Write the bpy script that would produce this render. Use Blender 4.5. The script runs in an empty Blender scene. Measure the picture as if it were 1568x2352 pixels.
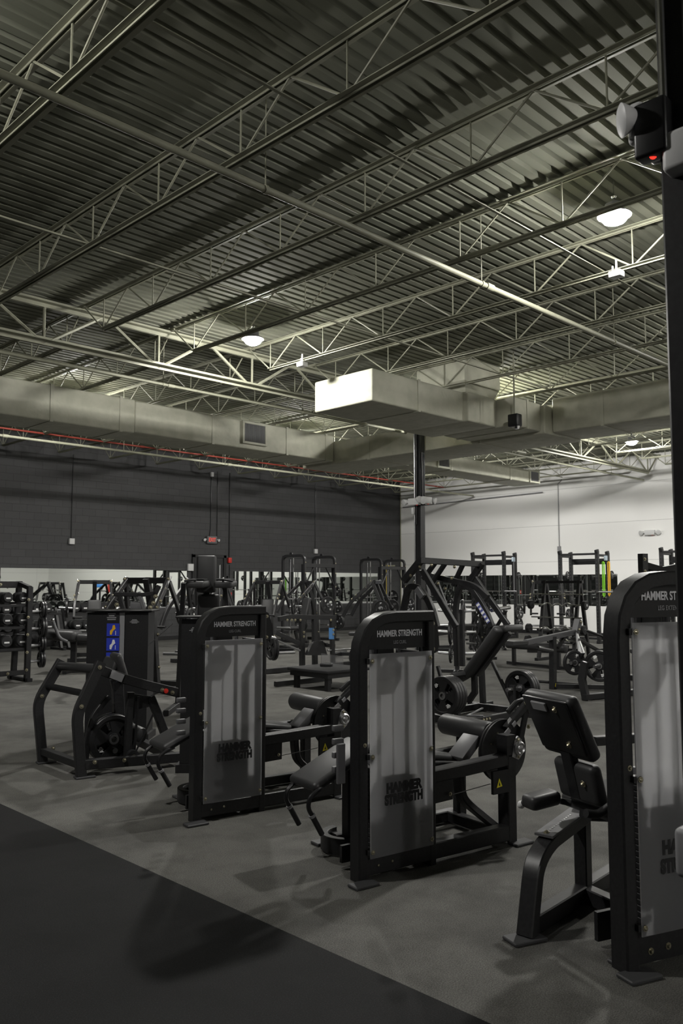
import bpy, bmesh, math, random
from mathutils import Vector as V, Matrix
random.seed(7)
C = bpy.context.scene.collection
D = bpy.data
R = math.radians
PI = math.pi

# ------------------------------------------------------------------ camera
scn = bpy.context.scene
EYE = V((0, 0, 1.65))
FPX = 1895.0
PITCH = math.atan(168 / FPX)
FWD = V((math.cos(PITCH) / 2 ** .5, math.cos(PITCH) / 2 ** .5, math.sin(PITCH)))
RGT = V((1, -1, 0)).normalized()
UPV = RGT.cross(FWD)
cam_d = D.cameras.new('camera')
cam = D.objects.new('camera', cam_d)
C.objects.link(cam)
cam_d.sensor_fit = 'HORIZONTAL'
cam_d.sensor_width = 15.6
cam_d.lens = FPX / 1568 * 15.6
cam_d.clip_start = .05
cam_d.clip_end = 200
cam_d.dof.use_dof = True
cam_d.dof.focus_distance = 6.5
cam_d.dof.aperture_fstop = 4.0
cam.location = EYE
cam.rotation_euler = Matrix((RGT, UPV, -FWD)).transposed().to_euler()
scn.camera = cam

# ------------------------------------------------------------------ view, world, exposure
scn.view_settings.view_transform = 'Standard'
scn.view_settings.look = 'None'
scn.view_settings.gamma = 1
scn.view_settings.exposure = 0.0
scn.view_settings.use_curve_mapping = False
w = D.worlds.new('world')
scn.world = w
w.use_nodes = True
w.node_tree.nodes['Background'].inputs[0].default_value = (.02, .02, .022, 1)
w.node_tree.nodes['Background'].inputs[1].default_value = .3
LAMP_W = 305.0          # radiant power of every high bay lamp
LAMP_C = (1.0, .97, .88)

# ------------------------------------------------------------------ materials
def mat(name, col, rough=.5, metal=0., spec=.5, emit=None, es=1., trans=0., ior=1.45, coat=0.):
    m = D.materials.new(name); m.use_nodes = True
    b = m.node_tree.nodes['Principled BSDF']
    b.inputs['Base Color'].default_value = (*col, 1)
    b.inputs['Roughness'].default_value = rough
    b.inputs['Metallic'].default_value = metal
    b.inputs['Specular IOR Level'].default_value = spec
    b.inputs['Transmission Weight'].default_value = trans
    b.inputs['IOR'].default_value = ior
    b.inputs['Coat Weight'].default_value = coat
    if emit:
        b.inputs['Emission Color'].default_value = (*emit, 1)
        b.inputs['Emission Strength'].default_value = es
    return m
def nt(m): return m.node_tree.nodes, m.node_tree.links, m.node_tree.nodes['Principled BSDF']
def ramp(n, stops):
    r = n.new('ShaderNodeValToRGB'); e = r.color_ramp.elements
    e[0].position, e[0].color = stops[0][0], (*stops[0][1], 1)
    e[1].position, e[1].color = stops[-1][0], (*stops[-1][1], 1)
    for p, c in stops[1:-1]:
        k = e.new(p); k.color = (*c, 1)
    return r
def noisy(m, scale, c0, c1, lo=.35, hi=.65, bump=0., detail=4, coord='Object', dist=.01):
    n, l, b = nt(m)
    tc = n.new('ShaderNodeTexCoord'); nz = n.new('ShaderNodeTexNoise')
    nz.inputs['Scale'].default_value = scale; nz.inputs['Detail'].default_value = detail
    l.new(tc.outputs[coord], nz.inputs['Vector'])
    r = ramp(n, [(lo, c0), (hi, c1)])
    l.new(nz.outputs['Fac'], r.inputs[0]); l.new(r.outputs[0], b.inputs['Base Color'])
    if bump:
        bp = n.new('ShaderNodeBump'); bp.inputs['Strength'].default_value = bump; bp.inputs['Distance'].default_value = dist
        l.new(nz.outputs['Fac'], bp.inputs['Height']); l.new(bp.outputs[0], b.inputs['Normal'])
    return m
BLK = noisy(mat('black_powder_coat', (.012, .012, .013), .42), 60, (.011, .011, .012), (.018, .018, .019), bump=.03)
BLK2 = mat('satin_black_plastic', (.011, .011, .012), .36)
GRY = mat('grey_powder_coat', (.11, .11, .115), .45)
FTG = mat('foot_plate_grey', (.045, .045, .047), .5)
LGY = mat('light_grey_paint', (.26, .26, .27), .5)
PAD = noisy(mat('black_vinyl', (.02, .02, .021), .46), 300, (.027, .027, .028), (.038, .038, .039), bump=.05, dist=.002)
CHR = mat('chrome', (.75, .75, .75), .16, 1)
BRS = mat('zinc_bolt', (.42, .39, .29), .4, 1)
STL = mat('brushed_steel', (.42, .42, .43), .35, 1)
RUB = mat('black_rubber', (.013, .013, .014), .6)
PLT = mat('plate_enamel', (.016, .016, .017), .38)
WHT = mat('white_print', (.72, .72, .72), .5)
DWT = mat('grey_print', (.28, .28, .29), .5)
WBX = mat('white_plastic', (.62, .62, .62), .45)
CRM = noisy(mat('cream_steel_paint', (.55, .55, .43), .55), 3, (.245, .245, .185), (.30, .30, .225))
DEK = noisy(mat('cream_deck_paint', (.5, .5, .4), .8, spec=.15), .6, (.185, .192, .15), (.24, .243, .192))
JKT = noisy(mat('duct_jacket', (.62, .62, .55), .6), 5, (.43, .43, .345), (.50, .495, .405), bump=.5, dist=.03)
GRL = mat('grille_slot', (.12, .12, .11), .6)
RED = mat('red_enamel', (.55, .03, .02), .4)
SPR = mat('red_sprinkler_paint', (.30, .05, .035), .45)
YEL = mat('yellow_print', (.72, .62, .02), .5)
BLU = mat('blue_print', (.02, .04, .42), .5)
GRN = mat('green_latex', (.22, .62, .02), .5)
BYL = mat('yellow_latex', (.75, .42, .01), .5)
GAS = mat('yellow_pipe_paint', (.6, .45, .05), .5)
LBL = mat('violet_label', (.10, .11, .30), .5)
CBL = mat('pale_blue_card', (.08, .22, .48), .5)
SKY = mat('cyan_plastic', (.02, .25, .75), .4)
LED = mat('red_indicator', (.3, 0, 0), .4, emit=(1, .05, .03), es=1.2)
LMP = mat('lamp_lens', (.9, .9, .9), .4, emit=(1, .98, .93), es=60)
EXT = mat('exit_letters', (.4, .02, .01), .4, emit=(1, .12, .08), es=.45)
SCR = mat('lit_screen', (.02, .1, .3), .3, emit=(.03, .2, .9), es=.6)
MIR = mat('mirror_glass', (.80, .83, .80), .015, 1)
STK = mat('weight_stack_paint', (.008, .008, .009), .5)
CLR = mat('clear_acrylic', (.8, .8, .82), .12, trans=.95)

def frosted():
    m = D.materials.new('frosted_acrylic'); m.use_nodes = True
    n, l, b = nt(m); out = n['Material Output']
    b.inputs['Base Color'].default_value = (.76, .76, .78, 1); b.inputs['Roughness'].default_value = .42
    b.inputs['Transmission Weight'].default_value = 1; b.inputs['IOR'].default_value = 1.12
    t = n.new('ShaderNodeBsdfTranslucent'); t.inputs[0].default_value = (.74, .74, .75, 1)
    d = n.new('ShaderNodeBsdfDiffuse'); d.inputs[0].default_value = (.12, .12, .125, 1)
    a = n.new('ShaderNodeAddShader'); l.new(t.outputs[0], a.inputs[0]); l.new(d.outputs[0], a.inputs[1])
    x = n.new('ShaderNodeMixShader'); x.inputs[0].default_value = .55
    l.new(b.outputs[0], x.inputs[1]); l.new(a.outputs[0], x.inputs[2]); l.new(x.outputs[0], out.inputs[0])
    return m
FRO = frosted()

def floor_mat():
    m = mat('rubber_floor', (.05, .05, .05), .8, spec=.25); n, l, b = nt(m)
    tc = n.new('ShaderNodeTexCoord'); sp = n.new('ShaderNodeSeparateXYZ'); l.new(tc.outputs['Object'], sp.inputs[0])
    def noise(s, d=2, r=.6):
        k = n.new('ShaderNodeTexNoise'); k.inputs['Scale'].default_value = s; k.inputs['Detail'].default_value = d
        k.inputs['Roughness'].default_value = r; l.new(tc.outputs['Object'], k.inputs['Vector']); return k
    a = noise(170, 3, .8); s = noise(1.1, 4, .6); s2 = noise(5, 3)
    lite = ramp(n, [(.34, (.040, .039, .036)), (.5, (.090, .088, .081)), (.68, (.175, .172, .158))])
    dark = ramp(n, [(.35, (.0035, .0035, .0035)), (.55, (.0085, .0085, .0088)), (.72, (.030, .030, .031))])
    for r_ in (lite, dark): l.new(a.outputs['Fac'], r_.inputs[0])
    st = ramp(n, [(.36, (.72, .72, .72)), (.56, (1.08, 1.08, 1.08))]); l.new(s.outputs['Fac'], st.inputs[0])
    st2 = ramp(n, [(.32, (.82, .82, .82)), (.55, (1.04, 1.04, 1.04))]); l.new(s2.outputs['Fac'], st2.inputs[0])
    gt = n.new('ShaderNodeMath'); gt.operation = 'GREATER_THAN'; gt.inputs[1].default_value = 2.715; l.new(sp.outputs[0], gt.inputs[0])
    mx = n.new('ShaderNodeMixRGB'); l.new(gt.outputs[0], mx.inputs[0]); l.new(dark.outputs[0], mx.inputs[1]); l.new(lite.outputs[0], mx.inputs[2])
    c = mx
    for q in (st, st2):
        m2 = n.new('ShaderNodeMixRGB'); m2.blend_type = 'MULTIPLY'; m2.inputs[0].default_value = 1
        l.new(c.outputs[0], m2.inputs[1]); l.new(q.outputs[0], m2.inputs[2]); c = m2
    l.new(c.outputs[0], b.inputs['Base Color'])
    bp = n.new('ShaderNodeBump'); bp.inputs['Strength'].default_value = .25; bp.inputs['Distance'].default_value = .004
    l.new(a.outputs['Fac'], bp.inputs['Height']); l.new(bp.outputs[0], b.inputs['Normal'])
    return m
def block_mat():
    m = mat('charcoal_block_paint', (.04, .04, .042), .62); n, l, b = nt(m)
    tc = n.new('ShaderNodeTexCoord'); mp = n.new('ShaderNodeMapping'); mp.inputs['Rotation'].default_value = (R(90), 0, 0)
    l.new(tc.outputs['Object'], mp.inputs[0])
    k = n.new('ShaderNodeTexBrick'); l.new(mp.outputs[0], k.inputs['Vector'])
    k.inputs['Scale'].default_value = 1; k.inputs['Brick Width'].default_value = .4; k.inputs['Row Height'].default_value = .2
    k.inputs['Mortar Size'].default_value = .006; k.inputs['Mortar Smooth'].default_value = .3
    k.inputs['Color1'].default_value = (.050, .050, .052, 1); k.inputs['Color2'].default_value = (.043, .043, .045, 1)
    k.inputs['Mortar'].default_value = (.026, .026, .027, 1)
    l.new(k.outputs['Color'], b.inputs['Base Color'])
    z = n.new('ShaderNodeTexNoise'); z.inputs['Scale'].default_value = 40; l.new(tc.outputs['Object'], z.inputs['Vector'])
    ad = n.new('ShaderNodeMath'); ad.operation = 'MULTIPLY_ADD'; ad.inputs[1].default_value = -1.5
    l.new(k.outputs['Fac'], ad.inputs[0]); l.new(z.outputs['Fac'], ad.inputs[2])
    bp = n.new('ShaderNodeBump'); bp.inputs['Strength'].default_value = .5; bp.inputs['Distance'].default_value = .006
    l.new(ad.outputs[0], bp.inputs['Height']); l.new(bp.outputs[0], b.inputs['Normal'])
    return m
def panel_mat():
    m = mat('white_wall_panel', (.7, .7, .69), .6); n, l, b = nt(m)
    tc = n.new('ShaderNodeTexCoord'); mp = n.new('ShaderNodeMapping'); mp.inputs['Rotation'].default_value = (R(90), 0, R(90))
    l.new(tc.outputs['Object'], mp.inputs[0])
    k = n.new('ShaderNodeTexBrick'); l.new(mp.outputs[0], k.inputs['Vector']); k.offset = 0
    k.inputs['Scale'].default_value = 1; k.inputs['Brick Width'].default_value = 1.22; k.inputs['Row Height'].default_value = 12
    k.inputs['Mortar Size'].default_value = .006
    k.inputs['Color1'].default_value = (.88, .875, .86, 1); k.inputs['Color2'].default_value = (.86, .855, .84, 1)
    k.inputs['Mortar'].default_value = (.5, .5, .49, 1)
    l.new(k.outputs['Color'], b.inputs['Base Color'])
    return m
FLR, CMU, PNL = floor_mat(), block_mat(), panel_mat()

# ------------------------------------------------------------------ mesh helpers
def fillet(pts, r, n=5):
    pts = [V(p) for p in pts]; out = [pts[0]]
    for i in range(1, len(pts) - 1):
        a, b, c = pts[i - 1], pts[i], pts[i + 1]
        d0, d1 = (a - b), (c - b); rr = min(r, d0.length * .48, d1.length * .48)
        p, q = b + d0.normalized() * rr, b + d1.normalized() * rr
        for k in range(n + 1):
            t = k / n; out.append(p * (1 - t) ** 2 + b * 2 * t * (1 - t) + q * t * t)
    out.append(pts[-1]); return out
class G:
    def __init__(s): s.v = []; s.f = []; s.sm = 35
    def add(s, vs, fs):
        o = len(s.v); s.v += [tuple(v) for v in vs]; s.f += [tuple(i + o for i in f) for f in fs]; return s
    def bx(s, x0, x1, y0, y1, z0, z1):
        vs = [(x, y, z) for z in (z0, z1) for y in (y0, y1) for x in (x0, x1)]
        return s.add(vs, [(0, 2, 3, 1), (4, 5, 7, 6), (0, 1, 5, 4), (2, 6, 7, 3), (0, 4, 6, 2), (1, 3, 7, 5)])
    def pad(s, c, size, rot=None, r=.02, seg=3):
        bm = bmesh.new(); bmesh.ops.create_cube(bm, size=1)
        for v in bm.verts: v.co = V((v.co.x * size[0], v.co.y * size[1], v.co.z * size[2]))
        bmesh.ops.bevel(bm, geom=bm.edges[:], offset=min(r, min(size) * .49), segments=seg, affect='EDGES', profile=.5)
        M = rot.to_4x4() if rot is not None else Matrix()
        bm.verts.index_update()
        s.add([V(c) + M @ v.co for v in bm.verts], [[v.index for v in f.verts] for f in bm.faces]); bm.free(); return s
    def rect(s, pts, N, w, h, r=0., c=.006, cap=True):
        """rectangular tube along a path lying in the plane with normal N: w across the plane, h in it"""
        pts = [V(p) for p in pts]; N = V(N).normalized()
        if r: pts = fillet(pts, r)
        c = min(c, w * .3, h * .3); a, b = w / 2, h / 2
        prof = [(-a + c, -b), (a - c, -b), (a, -b + c), (a, b - c), (a - c, b), (-a + c, b), (-a, b - c), (-a, -b + c)]
        vs = []; n = len(pts)
        for i, p in enumerate(pts):
            t0 = (pts[i] - pts[i - 1]).normalized() if i else None
            t1 = (pts[i + 1] - pts[i]).normalized() if i < n - 1 else None
            t = ((t0 or t1) + (t1 or t0)).normalized()
            m = 1. if not (t0 and t1) else min(1 / max(t.dot(t1), .4), 2)
            S = N.cross(t).normalized() * m
            vs += [p + N * x + S * y for x, y in prof]
        fs = [(i * 8 + k, i * 8 + (k + 1) % 8, (i + 1) * 8 + (k + 1) % 8, (i + 1) * 8 + k) for i in range(n - 1) for k in range(8)]
        if cap: fs += [tuple(range(7, -1, -1)), tuple((n - 1) * 8 + k for k in range(8))]
        return s.add(vs, fs)
    def tube(s, pts, r, n=10, fil=0., cap=True):
        pts = [V(p) for p in pts]
        if fil: pts = fillet(pts, fil)
        t = (pts[1] - pts[0]).normalized()
        a = t.orthogonal().normalized(); vs = []; m = len(pts)
        for i, p in enumerate(pts):
            t0 = (pts[i] - pts[i - 1]).normalized() if i else None
            t1 = (pts[i + 1] - pts[i]).normalized() if i < m - 1 else None
            t = ((t0 or t1) + (t1 or t0)).normalized()
            a = (a - t * a.dot(t)).normalized(); b = t.cross(a)
            rr = r[i] if isinstance(r, (list, tuple)) else r
            vs += [p + (a * math.cos(2 * PI * k / n) + b * math.sin(2 * PI * k / n)) * rr for k in range(n)]
        fs = [(i * n + k, i * n + (k + 1) % n, (i + 1) * n + (k + 1) % n, (i + 1) * n + k) for i in range(m - 1) for k in range(n)]
        if cap: fs += [tuple(range(n - 1, -1, -1)), tuple((m - 1) * n + k for k in range(n))]
        return s.add(vs, fs)
    def lathe(s, prof, o, ax, n=24):
        """prof: (radius, height along ax) pairs, closed by caps where the radius is 0"""
        o, ax = V(o), V(ax).normalized(); a = ax.orthogonal().normalized(); b = ax.cross(a); vs = []
        for r, h in prof:
            vs += [o + ax * h + (a * math.cos(2 * PI * k / n) + b * math.sin(2 * PI * k / n)) * max(r, 1e-4) for k in range(n)]
        return s.add(vs, [(i * n + k, i * n + (k + 1) % n, (i + 1) * n + (k + 1) % n, (i + 1) * n + k) for i in range(len(prof) - 1) for k in range(n)])
    def roller(s, p, q, r, n=20):
        p, q = V(p), V(q); L = (q - p).length; e = min(r * .35, L * .2)
        return s.lathe([(0, 0), (r - e, 0), (r - e * .3, e * .3), (r, e), (r, L - e), (r - e * .3, L - e * .3), (r - e, L), (0, L)], p, q - p, n)
    def prism(s, poly, O, A, B, t):
        O, A, B = V(O), V(A).normalized(), V(B).normalized(); N = A.cross(B) * t; n = len(poly)
        vs = [O + A * x + B * y for x, y in poly]; vs += [v + N for v in vs]
        return s.add(vs, [tuple(range(n - 1, -1, -1)), tuple(range(n, 2 * n))] + [(k, (k + 1) % n, n + (k + 1) % n, n + k) for k in range(n)])
    def build(s, name, m, parent=None, **kw):
        me = D.meshes.new(name); me.from_pydata(s.v, [], s.f); me.update()
        bm = bmesh.new(); bm.from_mesh(me); bmesh.ops.recalc_face_normals(bm, faces=bm.faces); bm.to_mesh(me); bm.free()
        me.polygons.foreach_set('use_smooth', [True] * len(me.polygons)); me.set_sharp_from_angle(angle=R(s.sm))
        me.materials.append(m); o = D.objects.new(name, me); C.objects.link(o)
        if parent: o.parent = parent
        for k, v_ in kw.items(): o[k] = v_
        return o
def thing(name, label, cat, loc=(0, 0, 0), rz=0., group=None, parent=None):
    o = D.objects.new(name, None); C.objects.link(o); o.empty_display_size = .1
    o.location = loc; o.rotation_euler = (0, 0, R(rz)); o['label'] = label; o['category'] = cat
    if group: o['group'] = group
    return o
def tag(o, label, cat, group=None):
    o['label'] = label; o['category'] = cat
    if group: o['group'] = group
    return o
def struct(g, name, m): return g.build(name, m, kind='structure')
def dup(o, parent=None, **kw):
    c = o.copy(); C.objects.link(c)
    if parent: c.parent = parent
    for k, v_ in kw.items(): c[k] = v_
    for ch in list(o.children): dup(ch, c)
    return c
def ray(x, y): return FWD + RGT * ((x - 784) / FPX) - UPV * ((y - 1176) / FPX)
def AT(x, y, X=None, Y=None, Z=None):
    """world point on the sight line of a picture point, on a given upright or level plane"""
    r = ray(x, y)
    t = X / r.x if X is not None else Y / r.y if Y is not None else (Z - 1.65) / r.z
    return EYE + r * t
class F:
    """a machine's own axes: u and v on the floor, z up"""
    def __init__(s, x, y, rot): s.o = V((x, y, 0)); s.rz = rot; s.u = V((math.cos(R(rot)), math.sin(R(rot)), 0)); s.v = V((-s.u.y, s.u.x, 0))
    def at(s, x, y, u=None, v=None, z=None):
        r = ray(x, y)
        if z is not None: t = (z - 1.65) / r.z
        elif u is not None: t = (u + s.o.dot(s.u) - EYE.dot(s.u)) / r.dot(s.u)
        else: t = (v + s.o.dot(s.v) - EYE.dot(s.v)) / r.dot(s.v)
        p = EYE + r * t - s.o
        return V((p.dot(s.u), p.dot(s.v), p.z))
    def pl(s, pts, **k): return [s.at(x, y, **k) for x, y in pts]
    def root(s, name, label, cat, group=None): return thing(name, label, cat, s.o, s.rz, group)
X_, Y_, Z_ = V((1, 0, 0)), V((0, 1, 0)), V((0, 0, 1))
_bolt = G().lathe([(0, .010), (.006, .009), (.009, .005), (.009, 0), (.016, 0), (.016, -.004), (0, -.004)], (0, 0, 0), (0, 0, 1), 8)
_bm = None
def bolts(parent, pts, n, m=None, s=1.):
    global _bm
    n = V(n)
    for p in pts:
        if _bm is None:
            o = _bolt.build('bolt', BRS, parent); _bm = o.data
        else:
            o = D.objects.new('bolt', _bm); C.objects.link(o); o.parent = parent
        if m is not None:
            if o.data.users > 1 and o.data.materials[0] is not m:
                pass
        o.location = p; o.rotation_mode = 'QUATERNION'; o.rotation_quaternion = Z_.rotation_difference(n); o.scale = (s, s, s)
def text(body, size, loc, A, B, m, parent, name='lettering', sx=.62, off=.012, ext=.0008, align='CENTER', sp=1.0):
    c = D.curves.new('t', 'FONT'); c.body = body; c.size = size; c.offset = off * size; c.extrude = ext
    c.align_x = align; c.align_y = 'CENTER'; c.space_character = sp
    t = D.objects.new('t', c); C.objects.link(t); bpy.context.view_layer.update()
    me = D.meshes.new_from_object(t.evaluated_get(bpy.context.evaluated_depsgraph_get()))
    D.objects.remove(t); D.curves.remove(c)
    A, B = V(A).normalized(), V(B).normalized()
    M = Matrix((A * sx, B, A.cross(B))).transposed().to_4x4(); M.translation = V(loc)
    me.transform(M); me.materials.clear(); me.materials.append(m); me.name = name
    o = D.objects.new(name, me); C.objects.link(o)
    if parent: o.parent = parent
    return o
# ------------------------------------------------------------------ room shell
XW, YW, XN, YN, ZD = 24.8, 21.5, -9., -9., 5.73
g = G(); g.bx(XN, XW, YN, YW, -.1, 0); struct(g, 'floor', FLR)
g = G(); g.bx(XN - .2, XW + .2, YW, YW + .2, 0, 6); struct(g, 'wall_back', CMU)
g = G(); g.bx(XW, XW + .2, YN, YW, 0, 6); struct(g, 'wall_right', PNL)
g = G(); g.bx(XN - .2, XW + .2, YN - .2, YN, 0, 6); struct(g, 'wall_front', PNL)
g = G(); g.bx(XN - .2, XN, YN, YW, 0, 6); struct(g, 'wall_left', CMU)
g = G(); g.bx(XN, XW - .02, YW - .015, YW, 0, .12); struct(g, 'baseboard_back', BLK)
g = G(); g.bx(XW - .015, XW, YN, YW - .02, 0, .12); struct(g, 'baseboard_right', BLK)
g = G(); g.bx(XW - .03, XW - .005, YW - .05, YW - .02, .12, 5.6); struct(g, 'trim_1', CRM)
# ribbed roof deck, ribs run along x
g = G(); vs = []; y = YN
prof = []
while y < YW:
    prof += [(y, ZD), (y + .085, ZD), (y + .10, ZD + .04), (y + .137, ZD + .04)]; y += .152
prof = [(a, b) for a, b in prof if a <= YW + .05]
vs = [(XN, a, b) for a, b in prof] + [(XW, a, b) for a, b in prof]; k = len(prof)
g.add(vs, [(i, i + 1, k + i + 1, k + i) for i in range(k - 1)])
struct(g, 'ceiling', DEK)
g = G(); g.bx(XN - .2, XW + .2, YN - .2, YW + .2, 5.82, 5.9); struct(g, 'ceiling', DEK)

# ------------------------------------------------------------------ roof steel
def chord(g, a, b, z, wd, ht, gap, N):
    for s in (-1, 1):
        o = N * s * (gap / 2 + wd / 4)
        g.rect([a + o + Z_ * (z + ht / 2), b + o + Z_ * (z + ht / 2)], N, wd / 2, .008, c=.001)
        o2 = N * s * (gap / 2 + .004)
        g.rect([a + o2 + Z_ * (z + ht / 2), b + o2 + Z_ * (z + ht / 2)], N, .008, ht, c=.001)
def joist(a, b, label, grp, nm='roof_joist', z0=5.2, z1=5.70, step=1.2, wd=.11, hgt=.045, rod=.011, m=CRM, inset=.55):
    a, b = V(a), V(b); d = (b - a); L = d.length; d.normalize(); N = d.cross(Z_)
    mid = (a + b) / 2
    t = thing(nm, label, 'joist' if nm == 'roof_joist' else 'girder', (mid.x, mid.y, z0), 0, grp)
    a, b = a - mid, b - mid; h = z1 - z0
    gt = G(); chord(gt, a, b, h - hgt, wd, hgt, .025, N)
    for e in (a + d * .06, b - d * .06): gt.rect([e - d * .06 + Z_ * (h - .02), e + d * .06 + Z_ * (h - .02)], N, wd, .05)
    gt.build('top_chord', m, t)
    gb = G(); chord(gb, a + d * inset, b - d * inset, 0, wd, hgt, .025, N); gb.build('bottom_chord', m, t)
    gw = G(); n = max(2, round((L - 2 * inset) / step)); st = (L - 2 * inset) / n
    for i in range(n + 1):
        p = a + d * (inset + st * i) + Z_ * .02
        if i == 0: q0 = a + d * .05
        else: q0 = a + d * (inset + st * (i - .5))
        q1 = b - d * .05 if i == n else a + d * (inset + st * (i + .5))
        for q in (q0, q1): gw.tube([p, q + Z_ * (h - .03)], rod, 6)
        gw.tube([p, p + Z_ * (h - .04)], rod * .8, 6)
    gw.build('web', m, t)
    return t
JX = [13.25 + 1.524 * i for i in range(-11, 8)]
ORD = ['first', 'second', 'third', 'fourth', 'fifth', 'sixth', 'seventh', 'eighth', 'ninth', 'tenth', 'eleventh', 'twelfth', 'thirteenth', 'fourteenth', 'fifteenth', 'sixteenth', 'seventeenth', 'eighteenth', 'nineteenth', 'twentieth']
def cnt(i): return ORD[i] if i < len(ORD) else 'number %d' % (i + 1)
bays = [(-9, .925, 'over the near floor'), (.925, 10.95, 'before the main girder'), (10.95, 21.48, 'behind the main girder')]
for bi, (ya, yb, where) in enumerate(bays):
    for i, x in enumerate(JX):
        if x < -3 and bi != 1: continue
        if bi == 0 and x < 4: continue
        j = len(JX) - 1 - i
        joist((x, ya, 0), (x, yb, 0), 'cream roof joist %s, %s from the white wall' % (where, cnt(j)), 'open-web joists ' + where, inset=.6 if bi < 2 else .5)
CX0, CX1, GY = 13.25, 2.43, 10.95
for ya, xa, xb, lab in [(GY, XN, CX1, 'left end of the main girder line, deep cream truss before the far bay'), (GY, CX1, CX0, 'long cream truss girder running left from the slim black column'),
                        (GY, CX0, XW, 'cream truss girder from the slim black column to the white wall'), (.925, CX1, CX0, 'cream truss girder running right from the top of the near black column')]:
    joist((xa, ya, 0), (xb, ya, 0), lab, 'truss girders on the columns', 'truss_girder', 5.0, 5.66, 1.9, .20, .12, .026, inset=.75)
# bottom-chord bridging, thin angles along x
for bi, ys in enumerate([(4.4, 7.9), (14.2,)]):
    for y in ys:
        g = G(); g.rect([(-6, 0, 0), (XW - .1, 0, 0)], Y_, .03, .004, c=.001); g.rect([(-6, .015, .015), (XW - .1, .015, .015)], Y_, .004, .03, c=.001)
        o = g.build('joist_bridging', CRM); o.location = (0, y, 5.253)
        tag(o, 'thin cream bridging angle tying the joists, %s' % ['nearest to the viewer', 'just before the main girder', 'behind the main girder'][(0 if y < 6 else 1) if y < 10 else 2], 'bridging')
# sprinkler mains and branch pipes along x
def pipe(y, z, r, x0, x1, m, label, hang=None, name='sprinkler_pipe', hx=3.05):
    t = thing(name, label, 'pipe', (x0, y, z), 0, 'pipes under the roof')
    g = G(); g.tube([(0, 0, 0), (x1 - x0, 0, 0)], r, 14)
    g.build('pipe_run', m, t)
    x = 1.2
    while x < x1 - x0: G().tube([(x - .06, 0, 0), (x + .06, 0, 0)], r * 1.35, 14).build('coupling', m, t); x += 6.1
    x = JX[3] - x0 + .1
    k = 0
    while x < x1 - x0 and k < 12:
        if x > 0:
            g = G(); g.tube([(x, 0, r), (x, 0, ZD - z)], .006, 6); g.tube([(x - .015, 0, 0), (x + .015, 0, 0)], r * 1.25, 12); g.build('hanger', m, t)
        x += hx; k += 1
    return t
pipe(5.1, 4.92, .031, -6, 13.5, CRM, 'cream sprinkler pipe crossing the ceiling from the upper left, nearest of the pipes')
pipe(11.35, 4.9, .03, -6, 13.3, CRM, 'cream sprinkler pipe just behind the main girder')
pipe(11.35, 4.9, .03, 14.8, 24.6, CRM, 'cream sprinkler pipe running to the white wall behind the main girder')
pipe(17.8, 4.9, .03, -6, 24.6, CRM, 'cream sprinkler pipe close to the charcoal block wall')
pipe(18.6, 5.22, .022, 4, 24, SPR, 'thin red conduit pipe threading through the joists near the block wall', name='conduit_pipe')
# ------------------------------------------------------------------ high bay lamps
LMP.node_tree.nodes['Principled BSDF'].inputs['Emission Strength'].default_value = LAMP_W / (PI * .08)
lamps = [(7.69, 9.59, 5.34, 'round high bay lamp glowing left of centre below the ceiling'), (7.62, 3.73, 5.34, 'round high bay lamp glowing at the upper right, largest in view'),
         (20.30, 9.65, 5.34, 'small distant high bay lamp glowing before the white wall'),
         (7.92, 15.7, 5.40, 'high bay lamp hidden behind the long white duct at the left'), (14.0, 15.5, 5.40, 'high bay lamp hidden behind the duct in front of the block wall'),
         (20.1, 15.5, 5.40, 'high bay lamp hidden behind the far narrow duct'), (14.0, 9.8, 5.40, 'high bay lamp hidden behind the white plenum duct'), (14.0, 3.8, 5.40, 'high bay lamp beyond the right edge, over the machines'),
         (20.1, 3.8, 5.40, 'high bay lamp beyond the right edge, near the white wall'), (20.1, -2.1, 5.40, 'high bay lamp beyond the right edge, furthest along the white wall'),
         (.30, 5.2, 5.40, 'high bay lamp above the top edge, left of the viewer'), (1.82, -7.6, 5.40, 'added unseen fill lamp far behind the viewer')]  # last entry is an added front fill for the shields and placard lettering
lamp0 = None
for i, (x, y, z, lab) in enumerate(lamps):
    if lamp0 is None:
        t = lamp0 = thing('high_bay_lamp', lab, 'ceiling lamp', (x, y, z), 0, 'round high bay lamps')
        g = G(); g.lathe([(0, -.07), (.06, -.064), (.105, -.042), (.128, -.012), (.13, .012), (.11, .02)], (0, 0, 0), (0, 0, 1), 24); g.build('lens', LMP, t)
        g = G(); g.lathe([(0, .018), (.168, .018), (.168, .024), (.15, .04), (.10, .07), (.09, .14), (.03, .15), (.02, .18), (0, .18)], (0, 0, 0), (0, 0, 1), 24); g.build('housing', GRY, t)  # wide brim added to hold lamp light off the nearby deck
        g = G(); g.tube([(0, 0, .18), (0, 0, ZD - 5.34)], .006, 8); g.lathe([(.02, 0), (.03, .02), (.02, .03)], (0, 0, .2), (0, 0, 1), 10); g.build('hook', CHR, t)
    else:
        t = dup(lamp0); t.location = (x, y, z); t['label'] = lab
# junction boxes clamped to the joists beside the lamps
for x, y, lab in [(8.55, 4.18, 'upper right lamp'), (8.62, 9.5, 'lamp left of centre'), (8.62, 16.2, 'far left lit joist')]:
    g = G(); g.pad((0, 0, -.03), (.12, .14, .07), r=.008); g.tube([(0, 0, 0), (0, 0, .14)], .012, 8); g.tube([(.03, .06, 0), (.03, .06, .09)], .01, 8)
    o = g.build('junction_box', WBX); o.location = (x, y, 5.16); tag(o, 'white junction box clipped under a joist by the ' + lab, 'junction box', 'junction boxes on the joists')

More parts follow.
